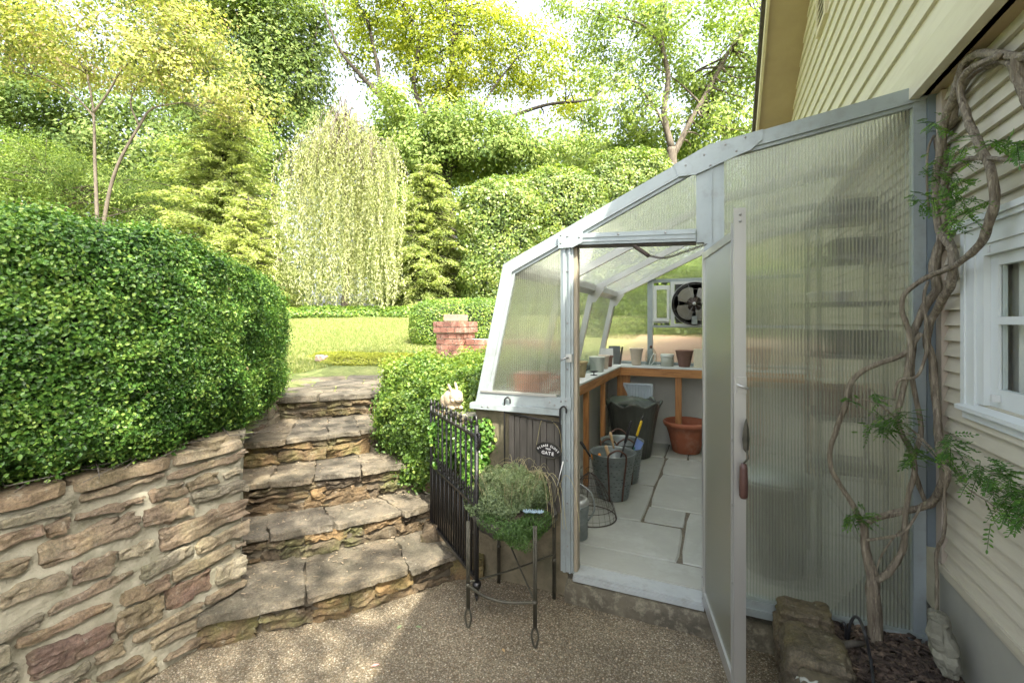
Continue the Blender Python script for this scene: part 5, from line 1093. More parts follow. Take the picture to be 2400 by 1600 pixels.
P, Nn = shell_points(segs, 42000, 0.05, 11.0, 0.05); leaves('foliage', P, 0.0125, M['thyme'], 0.55, 0.4, nrm=Nn, fold=False, parent=hb, ajit=1.1, rnd=np.clip(0.5+RNG.normal(0,0.22,len(P))+2.0*(P[:,2]-0.68),0,1))
mb = MB()
for i in range(160):
    a = random.uniform(0,6.28); r = random.uniform(0.02,0.19); p = np.array((-1.06+r*math.cos(a),2.36+r*math.sin(a),0.64)); q = p+np.array((math.cos(a)*0.05,math.sin(a)*0.05,random.uniform(0.08,0.17))); mb.tube([p,(p+q)/2+np.array((0,0,0.01)),q],[0.0012,0.001,0.0006],4)
mb.build('stems', M['drygrass'], hb)
hs = thing('stonecrop_plant', 'bright green low stonecrop trailing over the front rim of the bowl', 'herb', (-0.95,2.17,0.56))
segs = [(-0.98,2.155,0.56,0.16,0.045,0.045,0.0,2.2),(-0.85,2.22,0.57,0.06,0.08,0.05,0,2.2),(-0.92,2.135,0.535,0.09,0.035,0.05,0,2.2)]
P, Nn = shell_points(segs, 40000, 0.035, 14.0, 0.04); leaves('foliage', P, 0.0125, M['sedge'], 0.3, 0.6, nrm=Nn, parent=hs, ajit=0.9)
hg = thing('dry_grass_tuft', 'arching tan dry grass blades above the grey-green herb', 'grass tuft', (-0.98,2.42,0.60))
mb = MB()
for i in range(80):
    a = random.uniform(0,6.28); L = random.uniform(0.10,0.22); c0 = np.array((-1.0+random.gauss(0,0.05),2.42+random.gauss(0,0.04),0.62)); d = np.array((math.cos(a),math.sin(a)*0.6,0)); k = random.uniform(0.3,1.0)
    mb.tube(spline([c0, c0+d*L*0.25*k+np.array((0,0,L*0.75)), c0+d*L*0.6*k+np.array((0,0,L*0.95)), c0+d*L*k+np.array((0,0,L*0.75))],4), splr([0.0018,0.0015,0.001,0.0005],4), 4)
for i in range(6):
    c0 = np.array((-0.92+random.gauss(0,0.04),2.38,0.64)); x = random.uniform(0.05,0.16); mb.tube(spline([c0, c0+np.array((x*0.5,-0.03,0.16)), c0+np.array((x,-0.06,0.10)), c0+np.array((x*1.25,-0.08,-0.10))],5), 0.0013, 4)
mb.build('blades', M['drygrass'], hg)
mb = MB()
for i in range(3):
    c0 = np.array((-0.885+0.03*i,2.20+0.01*i,0.635)); 
    for k in range(9):
        a = k*0.7; mb.stone(c0+np.array((0.012*math.cos(a),0.012*math.sin(a),0.004)), (0.012*math.cos(a),0.012*math.sin(a),0.006), (-0.004*math.sin(a),0.004*math.cos(a),0), (0,0,0.003), 2, 0.001, 3)
tag(mb.build('succulent_plant', surf('blue_succulent', (0.22,0.30,0.36), (0.16,0.24,0.26), 9, 0.5), origin=(-0.87,2.2,0.63)), 'small blue-grey succulent rosettes at the side of the planted bowl', 'succulent')

# ---------------------------------------------------------------- hanging rack, boards and sign
rk_ = thing('hanging_rack', 'black iron hanging rack hooked over the sill with dark upright boards', 'rack', (-1.01,2.59,0.6))
yk = 2.588
mb = MB()
for x, zc in ((-1.19,1.105),(-0.835,1.075)):
    mb.tube(spline([(x,yk,0.62),(x,yk,0.9),(x,yk,zc),(x+0.004,yk,zc+0.03),(x+0.022,yk,zc+0.042),(x+0.036,yk,zc+0.03),(x+0.038,yk+0.0,zc+0.005)],5),0.005,8)
mb.tube([(-1.19,yk,1.092),(-0.835,yk,1.052)],0.0045,8); mb.tube([(-1.19,yk,1.055),(-0.835,yk,1.018)],0.0045,8); mb.build('rods', M['iron'], rk_)
mb = MB(); x = -1.165; random.seed(4)
while x < -0.86:
    wd = random.uniform(0.035,0.05); mb.box((x,2.598,0.50+random.uniform(-.01,.01)),(x+wd-0.004,2.612+random.uniform(0,.008),1.035-(x+1.165)*0.10)); x += wd
mb.build('boards', M['oldwood'], rk_)
def textmesh(ch, size, ext=0.0012):
    cu_ = bpy.data.curves.new('lettering', 'FONT'); cu_.body = ch; cu_.size = size; cu_.extrude = ext; cu_.align_x = 'CENTER'; cu_.align_y = 'CENTER'; cu_.offset = size*0.02; cu_.resolution_u = 3
    to = bpy.data.objects.new('lettering', cu_); COL.objects.link(to); dg = bpy.context.evaluated_depsgraph_get(); dg.update(); me = bpy.data.meshes.new_from_object(to.evaluated_get(dg))
    V = np.array([v.co[:] for v in me.vertices]).reshape(-1,3); F = [tuple(p.vertices) for p in me.polygons]; bpy.data.objects.remove(to); bpy.data.curves.remove(cu_); bpy.data.meshes.remove(me); return V, F
sg = thing('gate_sign', 'oval black sign reading PLEASE CLOSE THE GATE hung by the greenhouse post', 'sign', (-0.90,2.565,0.861))
SX, SY_, SZ_ = -0.90, 2.566, 0.861; tl = math.radians(4)
def sp3(x, z, y=0.0): return (SX+x*math.cos(tl)+z*math.sin(tl), SY_+y, SZ_-x*math.sin(tl)+z*math.cos(tl))
mb = MB(); n = 48; a_, b_ = 0.080, 0.047
for (aa, bb, yy0, yy1, m_) in ((a_, b_, 0.0, 0.006, 0),):
    V = [sp3(aa*math.cos(2*math.pi*i/n), bb*math.sin(2*math.pi*i/n), yy0) for i in range(n)]+[sp3(aa*math.cos(2*math.pi*i/n), bb*math.sin(2*math.pi*i/n), yy1) for i in range(n)]
    mb.add(V, [tuple(range(n))[::-1], tuple(range(n,2*n))]+[(i,(i+1)%n,(i+1)%n+n,i+n) for i in range(n)])
mb.build('plate', M['iron'], sg)
mb = MB(); mb.tube([sp3((a_-0.002)*math.cos(t),(b_-0.002)*math.sin(t),-0.001) for t in np.linspace(0,2*math.pi,50)],0.0022,6,cap=False); mb.build('rim', M['rustiron'], sg)
mb = MB()
def put(ch, x, z, size, rot):
    V, F = textmesh(ch, size)
    if len(V) == 0: return
    c, s_ = math.cos(rot), math.sin(rot); mb.add([sp3(x+v[0]*c-v[1]*s_, z+v[0]*s_+v[1]*c, -0.002-v[2]) for v in V], [f for f in F])
word = 'PLEASE CLOSE'; 
for i, ch in enumerate(word):
    if ch == ' ': continue
    f = (i-(len(word)-1)/2)/((len(word)-1)/2); x = f*0.061; z = 0.0265-0.027*f*f; put(ch, x, z, 0.0165, -math.atan(2*0.027*f/0.061))
for i, ch in enumerate('THE'): put(ch, (i-1)*0.0115, 0.006, 0.0155, 0)
for i, ch in enumerate('GATE'): put(ch, (i-1.5)*0.0195, -0.0185, 0.0265, 0)
mb.build('lettering', M['lettering'], sg)
mb = MB(); mb.tube(spline([sp3(-0.078,0.0),sp3(-0.074,0.02),(-0.955,2.58,1.0),(-0.945,2.588,1.03)],4),0.0016,5); mb.tube(spline([sp3(0.078,0.0),sp3(0.080,0.02),(-0.835,2.575,0.98),(-0.885,2.588,1.03)],4),0.0016,5); mb.build('cord', M['drygrass'], sg)
mb = MB(); mb.tube([(-0.815,2.585,0.80),(-0.845,2.57,0.66)],[0.004,0.002],6); tag(mb.build('plant_stake', M['lettering'], origin=(-0.845,2.57,0.66)), 'thin white plant stake leaning beside the planted bowl', 'stake')

# ---------------------------------------------------------------- rabbit figure
def blob(ells, vox, name, mat, parent, sm=2):
    mb = MB()
    for c, ex, ey, ez in ells:
        V, F = cube_grid(6); P = V/np.linalg.norm(V, axis=1)[:,None]; mb.add(np.array(c)+P[:,:1]*np.array(ex)+P[:,1:2]*np.array(ey)+P[:,2:3]*np.array(ez), F)
    ob = mb.build(name, mat, parent); md = ob.modifiers.new('remesh','REMESH'); md.mode = 'VOXEL'; md.voxel_size = vox; md.use_smooth_shade = True; s_ = ob.modifiers.new('smooth','SMOOTH'); s_.iterations = sm; s_.factor = 0.5
    dg = bpy.context.evaluated_depsgraph_get(); me = bpy.data.meshes.new_from_object(ob.evaluated_get(dg)); ob.modifiers.clear(); ob.data = me; 
    if not me.materials: me.materials.append(mat)
    return ob
ro = at_t(1063,958,3.05); rb_ = thing('rabbit_statue', 'smiling tan stone rabbit crouched on top of the bed wall by the gate', 'statue', ro)
fx = np.array((0.80,-0.60,0.0)); fy = np.array((0.60,0.80,0)); fz = np.array((0,0,1.0))    # faces to the camera's right
def rp(f, s_, z): return ro+fx*f+fy*s_+fz*z
def el(f, s_, z, a, b, c, rot=0.0):
    ex = (fx*math.cos(rot)+fz*math.sin(rot))*a; ez = (-fx*math.sin(rot)+fz*math.cos(rot))*c; return (rp(f,s_,z), ex, fy*b, ez)
body = [el(-0.02,0,0.062,0.078,0.062,0.066),el(-0.05,-0.045,0.045,0.042,0.025,0.046),el(-0.05,0.045,0.045,0.042,0.025,0.046),el(0.045,0,0.088,0.046,0.044,0.044),el(0.070,0,0.074,0.024,0.026,0.020),el(0.055,-0.026,0.068,0.022,0.018,0.019),el(0.055,0.026,0.068,0.022,0.018,0.019),el(0.04,-0.03,0.014,0.032,0.016,0.015),el(0.04,0.03,0.014,0.032,0.016,0.015),
        el(-0.012,-0.022,0.139,0.040,0.008,0.014,-0.55),el(-0.005,0.020,0.145,0.036,0.008,0.014,-0.9),el(-0.01,0,0.02,0.07,0.05,0.025),el(0.077,0,0.082,0.012,0.010,0.008),el(0.064,-0.024,0.102,0.009,0.007,0.006),el(0.064,0.024,0.102,0.009,0.007,0.006)]
blob(body, 0.0035, 'body', M['statue'], rb_)
mb = MB()
for s_ in (-0.027, 0.027): mb.lathe([(0.0045,0),(0.003,0.002),(0.0002,0.003)], rp(0.069,s_,0.104), 10, axis=[tuple(fy),(0,0,1),tuple(fx)])
mb.tube(spline([rp(0.076,-0.026,0.070),rp(0.089,-0.012,0.060),rp(0.093,0,0.058),rp(0.089,0.012,0.060),rp(0.076,0.026,0.070)],4),0.0025,6)
mb.tube([rp(0.090,-0.006,0.085),rp(0.094,0,0.081),rp(0.090,0.006,0.085)],0.003,6); mb.tube(spline([rp(-0.045,-0.024,0.150),rp(-0.01,-0.031,0.142),rp(0.015,-0.03,0.125)],4),0.003,6); mb.build('carved_face', M['oldwood'], rb_)['kind'] = 'stuff'

# ---------------------------------------------------------------- greenhouse contents
c3 = lambda x, y: (1300+x*.319, 500+y*.319)
c4 = lambda x, y: (1300+x*.319, 900+y*.319)
ci = lambda x, y: (1320+x*.1148, 780+y*.1148)
cb = lambda x, y: (1440+x*.1531, 640+y*.1531)
ZF, ZC = 0.157, 1.1005
def pot(name, label, cat, c, rb2, rt2, h, mat, rim=0.012, group=None, square=False, lip=0.15, th=0.007, parts=True):
    root = thing(name, label, cat, c, group); k = 4 if square else 36
    fn = (lambda r, z, a, j: (r*1.25/max(abs(math.cos(a)), abs(math.sin(a)))*0.8, z)) if square else None
    mb = MB(); hl = h*(1-lip); rl = rb2+(rt2-rb2)*(1-lip)
    mb.lathe([(rb2*0.9,0),(rb2,0.004),(rl,hl),(rl+rim*0.9,hl+0.002),(rt2+rim,h-0.003),(rt2+rim*0.7,h),(rt2-th,h),(rt2-th-0.002,h-0.006),(rb2-th if rb2 > 0.02 else rb2*0.6,0.015),(0.0,0.012)], c, 48 if square else 36, fn=fn, smooth=not square); mb.build('pot', mat, root); return root
pot('clay_pot', 'mossy clay pot with a flared rim, larger of two nearest the door', 'pot', at_z(*ci(385,905),ZC), 0.028, 0.050, 0.148, M['mossyclay'], 0.006)
pot('clay_pot', 'small pale mossy pot in front of the larger mossy pot', 'pot', at_z(*ci(272,955),ZC), 0.022, 0.036, 0.13, M['mossyclay'], 0.005)
pot('enamel_pail', 'pale grey enamel pail in the middle of the side counter', 'pail', at_z(*ci(690,790),ZC), 0.068, 0.082, 0.155, M['enamel'], 0.004, lip=0.04)
pot('clay_pot', 'buff clay pot directly behind the pale enamel pail', 'pot', at_z(*ci(830,730),ZC), 0.046, 0.060, 0.15, M['paleclay'], 0.006)
pot('clay_pot', 'brown clay pot tucked beside the square white board', 'pot', at_z(*ci(930,690),ZC), 0.035, 0.048, 0.13, M['browncl'], 0.005)
# glass cloche on the side counter
c = at_z(*ci(470,800),ZC); cl = thing('glass_cloche', 'low clear glass cloche with a round knob on the side counter', 'cloche', c)
mb = MB(); mb.lathe([(0.098,0),(0.098,0.05),(0.088,0.095),(0.06,0.125),(0.02,0.138),(0.012,0.145),(0.018,0.158),(0.018,0.170),(0.0,0.178)], c, 36); mb.build('dome', M['jarglass'], cl)
c = at_z(*ci(590,850),ZC)+np.array((0.03,-0.05,0)); sc_ = thing('iron_dish', 'small black iron dish on a foot at the counter edge', 'dish', c)
mb = MB(); mb.lathe([(0.035,0),(0.034,0.004),(0.005,0.008),(0.004,0.025),(0.03,0.030),(0.045,0.038),(0.043,0.040),(0.0,0.032)], c, 24); mb.build('dish', M['iron'], sc_)
# white board and slate frame leaning in the corner
p0 = at_z(*ci(880,660),ZC); mb = MB(); r_ = np.array((CA,SA,0)); f_ = np.array((-SA,CA,0))
mb.obox(p0+np.array((0,0.04,0.098)), r_*0.072, f_*0.006+np.array((0,0,0.001)), np.array((0,0,0.098))+f_*0.01); tag(mb.build('square_board', M['creamwood'] if False else M['white'], origin=p0), 'square pale board leaning upright behind the clay pots', 'board')
p0 = at_z(*ci(1080,640),ZC); fr_ = thing('slate_frame', 'dark slate picture frame easel standing in the counter corner', 'frame', p0)
mb = MB(); mb.obox(p0+np.array((-0.02,0,0.112)), r_*0.07, f_*0.005, np.array((0,0,0.112))); mb.build('front_board', M['slategrey'], fr_)
mb = MB(); mb.obox(p0+np.array((0.055,0.03,0.105)), r_*0.018+f_*0.03, f_*0.004, np.array((0.015,0,0.108))); mb.build('back_board', M['oldwood'], fr_)
# items on the rear counter
pot('clay_pot', 'tall pale cream clay pot alone on the rear counter', 'pot', at_y(*cb(335,1395),5.66)*np.array((1,1,0))+np.array((0,0,ZC)), 0.050, 0.078, 0.20, M['paleclay'], 0.005, lip=0.06)
pot('clay_pot', 'wide dark brown clay pot on the rear counter below the fan', 'pot', at_y(*cb(1070,1420),5.66)*np.array((1,1,0))+np.array((0,0,ZC)), 0.060, 0.098, 0.19, M['browncl'], 0.006, lip=0.06)
c = at_y(*cb(560,1400),5.66)*np.array((1,1,0))+np.array((0,0,ZC)); bj = thing('bell_jar', 'clear glass bell jar with red-brown knob over white shapes on rear counter', 'bell jar', c)
mb = MB(); mb.lathe([(0.105,0),(0.108,0.006),(0.0,0.007)], c, 32); mb.build('plate', M['white'], bj)
mb = MB(); mb.lathe([(0.066,0.008),(0.068,0.10),(0.06,0.16),(0.035,0.195),(0.012,0.207)], c, 32); mb.build('dome', M['jarglass'], bj)
mb = MB(); mb.lathe([(0.008,0.205),(0.016,0.215),(0.018,0.228),(0.010,0.236),(0.0,0.238)], c, 20); mb.build('knob', M['copper'], bj)
mb = MB(); mb.tube(spline([c+np.array((-0.02,-0.02,0.01)),c+np.array((0.0,-0.03,0.08)),c+np.array((0.035,-0.03,0.15))],4),[0.006]*9,8); mb.tube(spline([c+np.array((0.0,-0.02,0.01)),c+np.array((0.04,-0.03,0.06)),c+np.array((0.05,-0.02,0.14))],4),[0.006]*9,8); mb.build('porcelain_shape', M['lettering'], bj)
c = at_y(*cb(810,1415),5.66)*np.array((1,1,0))+np.array((0,0,ZC)); jr = thing('lidded_jar', 'squat glass jar with a pale lid between bell jar and brown pot', 'jar', c)
mb = MB(); mb.lathe([(0.066,0),(0.072,0.01),(0.072,0.10),(0.066,0.108)], c, 30); mb.build('jar', surf('cloudy_jar', (0.36,0.38,0.32), (0.28,0.30,0.25), 8, 0.3), jr)
mb = MB(); mb.lathe([(0.074,0.109),(0.076,0.112),(0.076,0.135),(0.070,0.142),(0.0,0.143)], c, 30); mb.build('lid', M['enamel'], jr)
c = at_y(*cb(1290,1445),5.62)*np.array((1,1,0))+np.array((0,0,ZC)); bx_ = thing('cream_box', 'small cream wooden box with a dark latch at the end of rear counter', 'box', c)
mb = MB(); mb.obox(c+np.array((0.01,0,0.103)), (0.06,0.0,0), (0,0.05,0), (0,0,0.102)); mb.build('box', M['creamwood'], bx_)
mb = MB(); mb.obox(c+np.array((0.01,-0.052,0.103)), (0.045,0,0), (0,0.0018,0), (0,0,0.085)); mb.build('door', M['creamwood'], bx_)
mb = MB(); mb.obox(c+np.array((0.045,-0.058,0.10)), (0.006,0,0), (0,0.004,0), (0,0,0.02)); mb.build('latch', M['iron'], bx_)
# stacked trays and pots just inside the small pane
for i, (dx, col_) in enumerate(((0,0),(0.012,0),(0.0,0))):
    c = np.array((-1.14+dx*0.5, 2.93, 1.1005+0.056*i)); r0 = thing('seed_tray', ('bottom','middle','top')[i]+' terracotta tray of the stack of three behind the small ribbed pane', 'tray', c, 'terracotta trays stacked on the counter')
    mb = MB(); x0_, x1_, y0_, y1_ = c[0]-0.095+0.01*(i==0), c[0]+0.085, c[1]-0.10, c[1]+0.10; z0_, z1_ = c[2]+0.0, c[2]+0.053
    mb.box((x0_,y0_,z0_),(x1_,y1_,z0_+0.008)); mb.box((x0_,y0_,z0_+0.008),(x0_+0.008,y1_,z1_)); mb.box((x1_-0.008,y0_,z0_+0.008),(x1_,y1_,z1_)); mb.box((x0_+0.008,y0_,z0_+0.008),(x1_-0.008,y0_+0.008,z1_)); mb.box((x0_+0.008,y1_-0.008,z0_+0.008),(x1_-0.008,y1_,z1_)); mb.build('tray', M['terra'], r0)
    mb = MB(); mb.box((x0_-0.004,y0_-0.004,z1_+0.0),(x1_+0.004,y1_+0.004,z1_+0.0025)); mb.build('rim', M['browncl'], r0)
pot('terracotta_pot', 'orange terracotta pot beside the tray stack behind the small pane', 'pot', (-1.155,3.12,ZC), 0.05, 0.075, 0.15, M['terra'], 0.008)
pot('terracotta_pot', 'lower wide terracotta pot nearest the door post on the counter', 'pot', (-1.115,3.30,ZC), 0.05, 0.07, 0.10, M['terra'], 0.008)
# fluted planter
c = np.array((-0.843,5.20,ZF)); fp = thing('fluted_planter', 'large dark fluted planter with a wavy green rim under the rear counter', 'planter', c)
def flut(r, z, a, j): return (r*(1+0.018*abs(math.sin(a*18))*(1 if z < 0.5 else 0.4))+ (0.012*math.sin(8*a)*(z > 0.50)), z+(0.022*math.sin(8*a) if z > 0.50 else 0))
mb = MB(); mb.lathe([(0.17,0),(0.185,0.006),(0.20,0.1),(0.23,0.3),(0.262,0.48),(0.285,0.545),(0.30,0.57),(0.30,0.585)], c, 144, fn=flut); mb.build('body', M['glaze'], fp)
mb = MB(); mb.lathe([(0.30,0.585),(0.293,0.592),(0.283,0.585),(0.25,0.50),(0.20,0.25),(0.16,0.03),(0.0,0.03)], c, 144, fn=flut); mb.build('rim', M['glazerim'], fp)
c = np.array((-0.315,5.58,ZF)); tp_ = thing('terracotta_planter', 'big plain terracotta planter standing under the rear counter', 'planter', c)
mb = MB(); mb.lathe([(0.138,0),(0.145,0.006),(0.19,0.20),(0.215,0.285),(0.235,0.288),(0.248,0.31),(0.250,0.335),(0.236,0.348),(0.224,0.34),(0.20,0.27),(0.13,0.03),(0,0.03)], c, 96, fn=lambda r,z,a,j:(r*(1+0.008*math.sin(a*14)*(j < 4)), z)); mb.build('body', M['terra'], tp_)
# louvred panel
lp = thing('louvred_panel', 'pale blue louvred vent panel leaning behind the fluted planter', 'vent panel', (-0.80,5.45,0.75))
mb = MB(); A0 = at_y(*c3(505,1245),5.46); A1 = at_y(*c3(720,1250),5.46); z1 = A0[2]
mb.prism([(A0[0],z1),(A1[0],z1),(A1[0],z1-0.22),(A0[0]+0.10,z1-0.22)], 5.475, 5.480); mb.bar((A0[0],5.465,z1-0.008),(A1[0],5.465,z1-0.008),0.016,0.02); mb.bar((A1[0]-0.008,5.465,z1-0.02),(A1[0]-0.008,5.465,z1-0.22),0.016,0.016,(0,1,0)); mb.bar((A0[0]+0.002,5.465,z1-0.015),(A0[0]+0.10,5.465,z1-0.22),0.016,0.016,(0,1,0))
for i in range(8): x = A0[0]+0.05+i*(A1[0]-A0[0]-0.07)/8; mb.obox((x+0.008,5.463,z1-0.11), (0.010,0.006,0), (-0.001,0.002,0), (0,0,0.095))
mb.build('slats', surf('blue_vent_paint', (0.40,0.47,0.52), None, 5, 0.5), lp)
# olive bucket
def bucket(c, rb2, rt2, h, label, seed):
    root = thing('metal_bucket', label, 'bucket', c); mb = MB(); mb.lathe([(rb2,0),(rb2+0.003,0.008),(rt2,h-0.01),(rt2+0.006,h-0.006),(rt2+0.006,h),(rt2-0.003,h),(rt2-0.006,h-0.02),(rb2-0.004,0.012),(0,0.012)], c, 48); mb.build('body', M['galv'], root)
    mb = MB(); random.seed(seed)
    for j in range(11):
        z = h*0.12+j*h*0.075
        for i in range(24):
            if random.random() < 0.25: continue
            a = 2*math.pi*(i+0.5*(j%2))/24+random.uniform(-.03,.03); r = rb2+(rt2-rb2)*z/h+0.0022; t_ = np.array((-math.sin(a),math.cos(a),0)); o_ = np.array((math.cos(a),math.sin(a),0)); mb.obox(np.array(c)+o_*r+np.array((0,0,z)), t_*0.007*random.uniform(.7,1.3), o_*0.001, (0,0,0.0016))
    mb.build('slots', M['dark'], root)['kind'] = 'stuff'
    for sgn, off in ((-1,0),(1,math.pi)):
        mb = MB(); a0 = math.atan2(-np.array(c)[1], -np.array(c)[0])+off+0.2; rr = lambda z: rb2+(rt2-rb2)*z/h+0.005
        pts = []
        for z in (0.005, h*0.5, h*0.97): pts.append(np.array(c)+np.array((math.cos(a0-0.40)*rr(z), math.sin(a0-0.40)*rr(z), z)))
        for t in (0.15,0.5,0.85): a = a0-0.36+0.72*t; pts.append(np.array(c)+np.array((math.cos(a)*rr(h), math.sin(a)*rr(h), h+0.055*math.sin(math.pi*t)**0.6)))
        for z in (h*0.97, h*0.5, 0.005): pts.append(np.array(c)+np.array((math.cos(a0+0.40)*rr(z), math.sin(a0+0.40)*rr(z), z)))
        mb.tube(spline(pts,5), 0.0075, 8); mb.build('handle', M['rust'], root)
    return root
bc = np.array((-0.795,3.89,ZF)); bucket(bc, 0.125, 0.185, 0.375, 'slotted grey metal bucket holding garden tools, the nearer one', 1)
bucket(np.array((-0.80,4.33,ZF)), 0.14, 0.19, 0.37, 'slotted grey metal bucket standing behind the one with tools', 2)
def tool(name, label, cat, p, q, r, mats, split=0.5, g=None, knob=True):
    root = thing(name, label, cat, p, g); p, q = np.array(p), np.array(q); m_ = p+(q-p)*split
    mb = MB(); mb.tube([p, m_], r*0.75, 10); mb.build('shaft', mats[0], root)
    mb = MB(); mb.tube([m_, m_+(q-m_)*0.1, m_+(q-m_)*0.9, q], [r,r*1.15,r*1.15,r*0.6], 12); mb.build('grip', mats[1], root)
    if mats[1] is M['yellow']:
        mb = MB(); mb.tube([q, q+(q-p)*0.05, q+(q-p)*0.10],[r*1.1,r*1.2,r*0.5],12); mb.build('end_cap', M['blackpl'], root)
    return root
def bk2(x, y, t): return at_t(*c4(x, y), t)
tool('yellow_lopper', 'black lopper with a yellow grip sticking out of the bucket', 'loppers', bk2(545,560,3.98), bk2(640,265,3.92), 0.0095, (M['blackpl'],M['yellow']), 0.62)
tool('black_lopper', 'plain black gripped lopper beside the yellow one in the bucket', 'loppers', bk2(480,560,3.92), bk2(562,270,3.90), 0.011, (M['blackpl'],M['blackpl']), 0.45)
tool('wooden_tool', 'light wooden tool handle resting on the bucket front rim', 'tool', bk2(412,580,3.80), bk2(375,450,3.78), 0.012, (M['ash'],M['ash']), 0.4)
tool('wooden_tool', 'thin wooden tool handle at the far side of the bucket', 'tool', bk2(435,470,4.02), bk2(408,350,4.02), 0.010, (M['ash'],M['ash']), 0.4)
tool('orange_tool', 'short orange tool grip just above the rim at the left', 'tool', bk2(290,570,3.85), bk2(274,512,3.85), 0.010, (M['blackpl'],M['orange']), 0.3)
tool('orange_tool', 'second orange tool grip nearer the wooden handle', 'tool', bk2(345,570,3.85), bk2(325,508,3.85), 0.010, (M['blackpl'],M['orange']), 0.3)
tool('pruning_saw', 'dark pruning saw leaning out over the bucket side', 'saw', bk2(262,530,3.88), bk2(190,420,3.9), 0.011, (M['blackpl'],M['blackpl']), 0.5)
sc2 = thing('plastic_scoop', 'blue plastic hand scoop standing in the bucket', 'scoop', bk2(590,480,4.05))
mb = MB(); q_ = [bk2(*p, 4.05) for p in ((590,440),(600,392),(655,432),(630,480),(578,488))]; f3_ = np.array((-SA,CA,0))*0.004; mb.add([p for p in q_]+[p+f3_ for p in q_], [(0,1,2,3,4),(9,8,7,6,5)]+[(i,(i+1)%5,(i+1)%5+5,i+5) for i in range(5)]); mb.build('blade', M['bluepl'], sc2)
mb = MB(); mb.tube([bk2(588,462,4.05), bk2(545,545,4.03)], 0.008, 8); mb.build('handle', surf('teal_plastic', (0.02,0.18,0.15), None, 5, 0.4), sc2)
# wire cloche
c = np.array((-0.87,3.42,ZF)); wc = thing('wire_cloche', 'fine wire mesh cloche standing on the greenhouse floor', 'wire cloche', c); mb = MB()
prof = [(0.195,0.003),(0.185,0.06),(0.155,0.14),(0.11,0.22),(0.055,0.29),(0.012,0.325)]
for k in range(26):
    a = 2*math.pi*k/26; mb.tube(spline([c+np.array((r*math.cos(a), r*math.sin(a), z)) for r, z in prof],3), 0.0011 if k % 4 else 0.0022, 4)
for r, z, w_ in ((0.195,0.004,0.004),(0.19,0.03,0.001),(0.178,0.08,0.0022),(0.165,0.115,0.001),(0.145,0.16,0.001),(0.12,0.205,0.001),(0.085,0.255,0.0022)):
    mb.tube([c+np.array((r*math.cos(t), r*math.sin(t), z)) for t in np.linspace(0,2*math.pi,40)], w_, 5, cap=False)
mb.tube([c+np.array((0.03*math.sin(t),0,0.345-0.02*math.cos(t))) for t in np.linspace(0,2*math.pi,16)],0.002,5); mb.build('mesh_dome', M['chain'], wc)
# galvanised can by the door post
c = np.array((-0.875,3.06,ZF)); gc = thing('metal_can', 'grey galvanised watering can with a wide pale mouth behind the door post', 'can', c)
mb = MB(); mb.lathe([(0.078,0),(0.08,0.004),(0.080,0.10),(0.083,0.105),(0.080,0.11),(0.080,0.12),(0.083,0.125),(0.080,0.13),(0.088,0.20),(0.088,0.225)], c, 36); mb.build('body', M['galv'], gc)
mb = MB(); mb.lathe([(0.088,0.2255),(0.090,0.235),(0.082,0.255),(0.052,0.262),(0.050,0.255),(0.052,0.20),(0.0,0.19)], c, 36); mb.build('mouth', M['bare'], gc)
mb = MB(); mb.tube(spline([c+np.array((0.085,0.0,0.12)),c+np.array((0.125,0.01,0.20)),c+np.array((0.10,0.02,0.30)),c+np.array((0.0,0.03,0.345)),c+np.array((-0.05,0.02,0.26))],5),0.006,8); mb.build('handle', M['galv'], gc)
# low white shelf behind the post
sh2 = thing('wall_shelf', 'small white shelf fixed under the side counter near the door', 'shelf', (-1.12,3.55,0.88))
mb = MB(); mb.box((-1.249,3.42,0.895),(-1.03,3.72,0.912)); mb.build('board', M['white'], sh2)
mb = MB(); mb.bar((-1.24,3.57,0.70),(-1.06,3.57,0.890),0.02,0.02); mb.build('bracket', M['pine'], sh2)
c = np.array((-1.085,3.47,0.913)); bt = thing('small_bottle', 'little clear bottle with white cap on the low white shelf', 'bottle', c)
mb = MB(); mb.lathe([(0.018,0),(0.019,0.05),(0.008,0.065),(0.008,0.075)], c, 16); mb.build('bottle', M['jarglass'], bt); mb = MB(); mb.lathe([(0.011,0.0755),(0.011,0.09),(0,0.091)], c, 16); mb.build('cap', M['white'], bt)
# exhaust fan
fc = np.array((-0.235,Y1-0.075,1.822)); fn_ = thing('exhaust_fan', 'round wall fan with pale blades mounted in a white frame', 'fan', fc)
mb = MB(); mb.lathe([(0.250,0),(0.256,0.012),(0.256,0.05),(0.248,0.05),(0.246,0.012),(0.250,0)], fc, 64, axis=[(1,0,0),(0,0,1),(0,-1,0)], fn=lambda r,z,a,j:(r,z-0.02)); mb.build('shroud_ring', M['screw'], fn_)
mb = MB(); mb.box((fc[0]-0.215,Y1-0.0345,fc[2]-0.22),(fc[0]+0.215,Y1-0.028,fc[2]+0.235)); mb.build('dark_opening', M['greyblack'], fn_)
for k in range(4):
    a = k*math.pi/2+2.3; mb = MB(); V = []; nn2 = 10
    for i in range(nn2+1):
        f = i/nn2; 
        for s_ in (0, 1):
            th = a+(f-0.5)*1.25; r = 0.07 if s_ == 0 else 0.215-0.03*(2*f-1)**2; V.append(fc+np.array((r*math.cos(th), -0.0+0.035*(f-0.5), r*math.sin(th))))
    F = [(2*i,2*i+1,2*i+3,2*i+2) for i in range(nn2)]; mb.add(V, F, smooth=True); mb.add([v+np.array((0,0.002,0)) for v in V], [f[::-1] for f in F], smooth=True); mb.build('fan_blade', M['fanblade'], fn_)
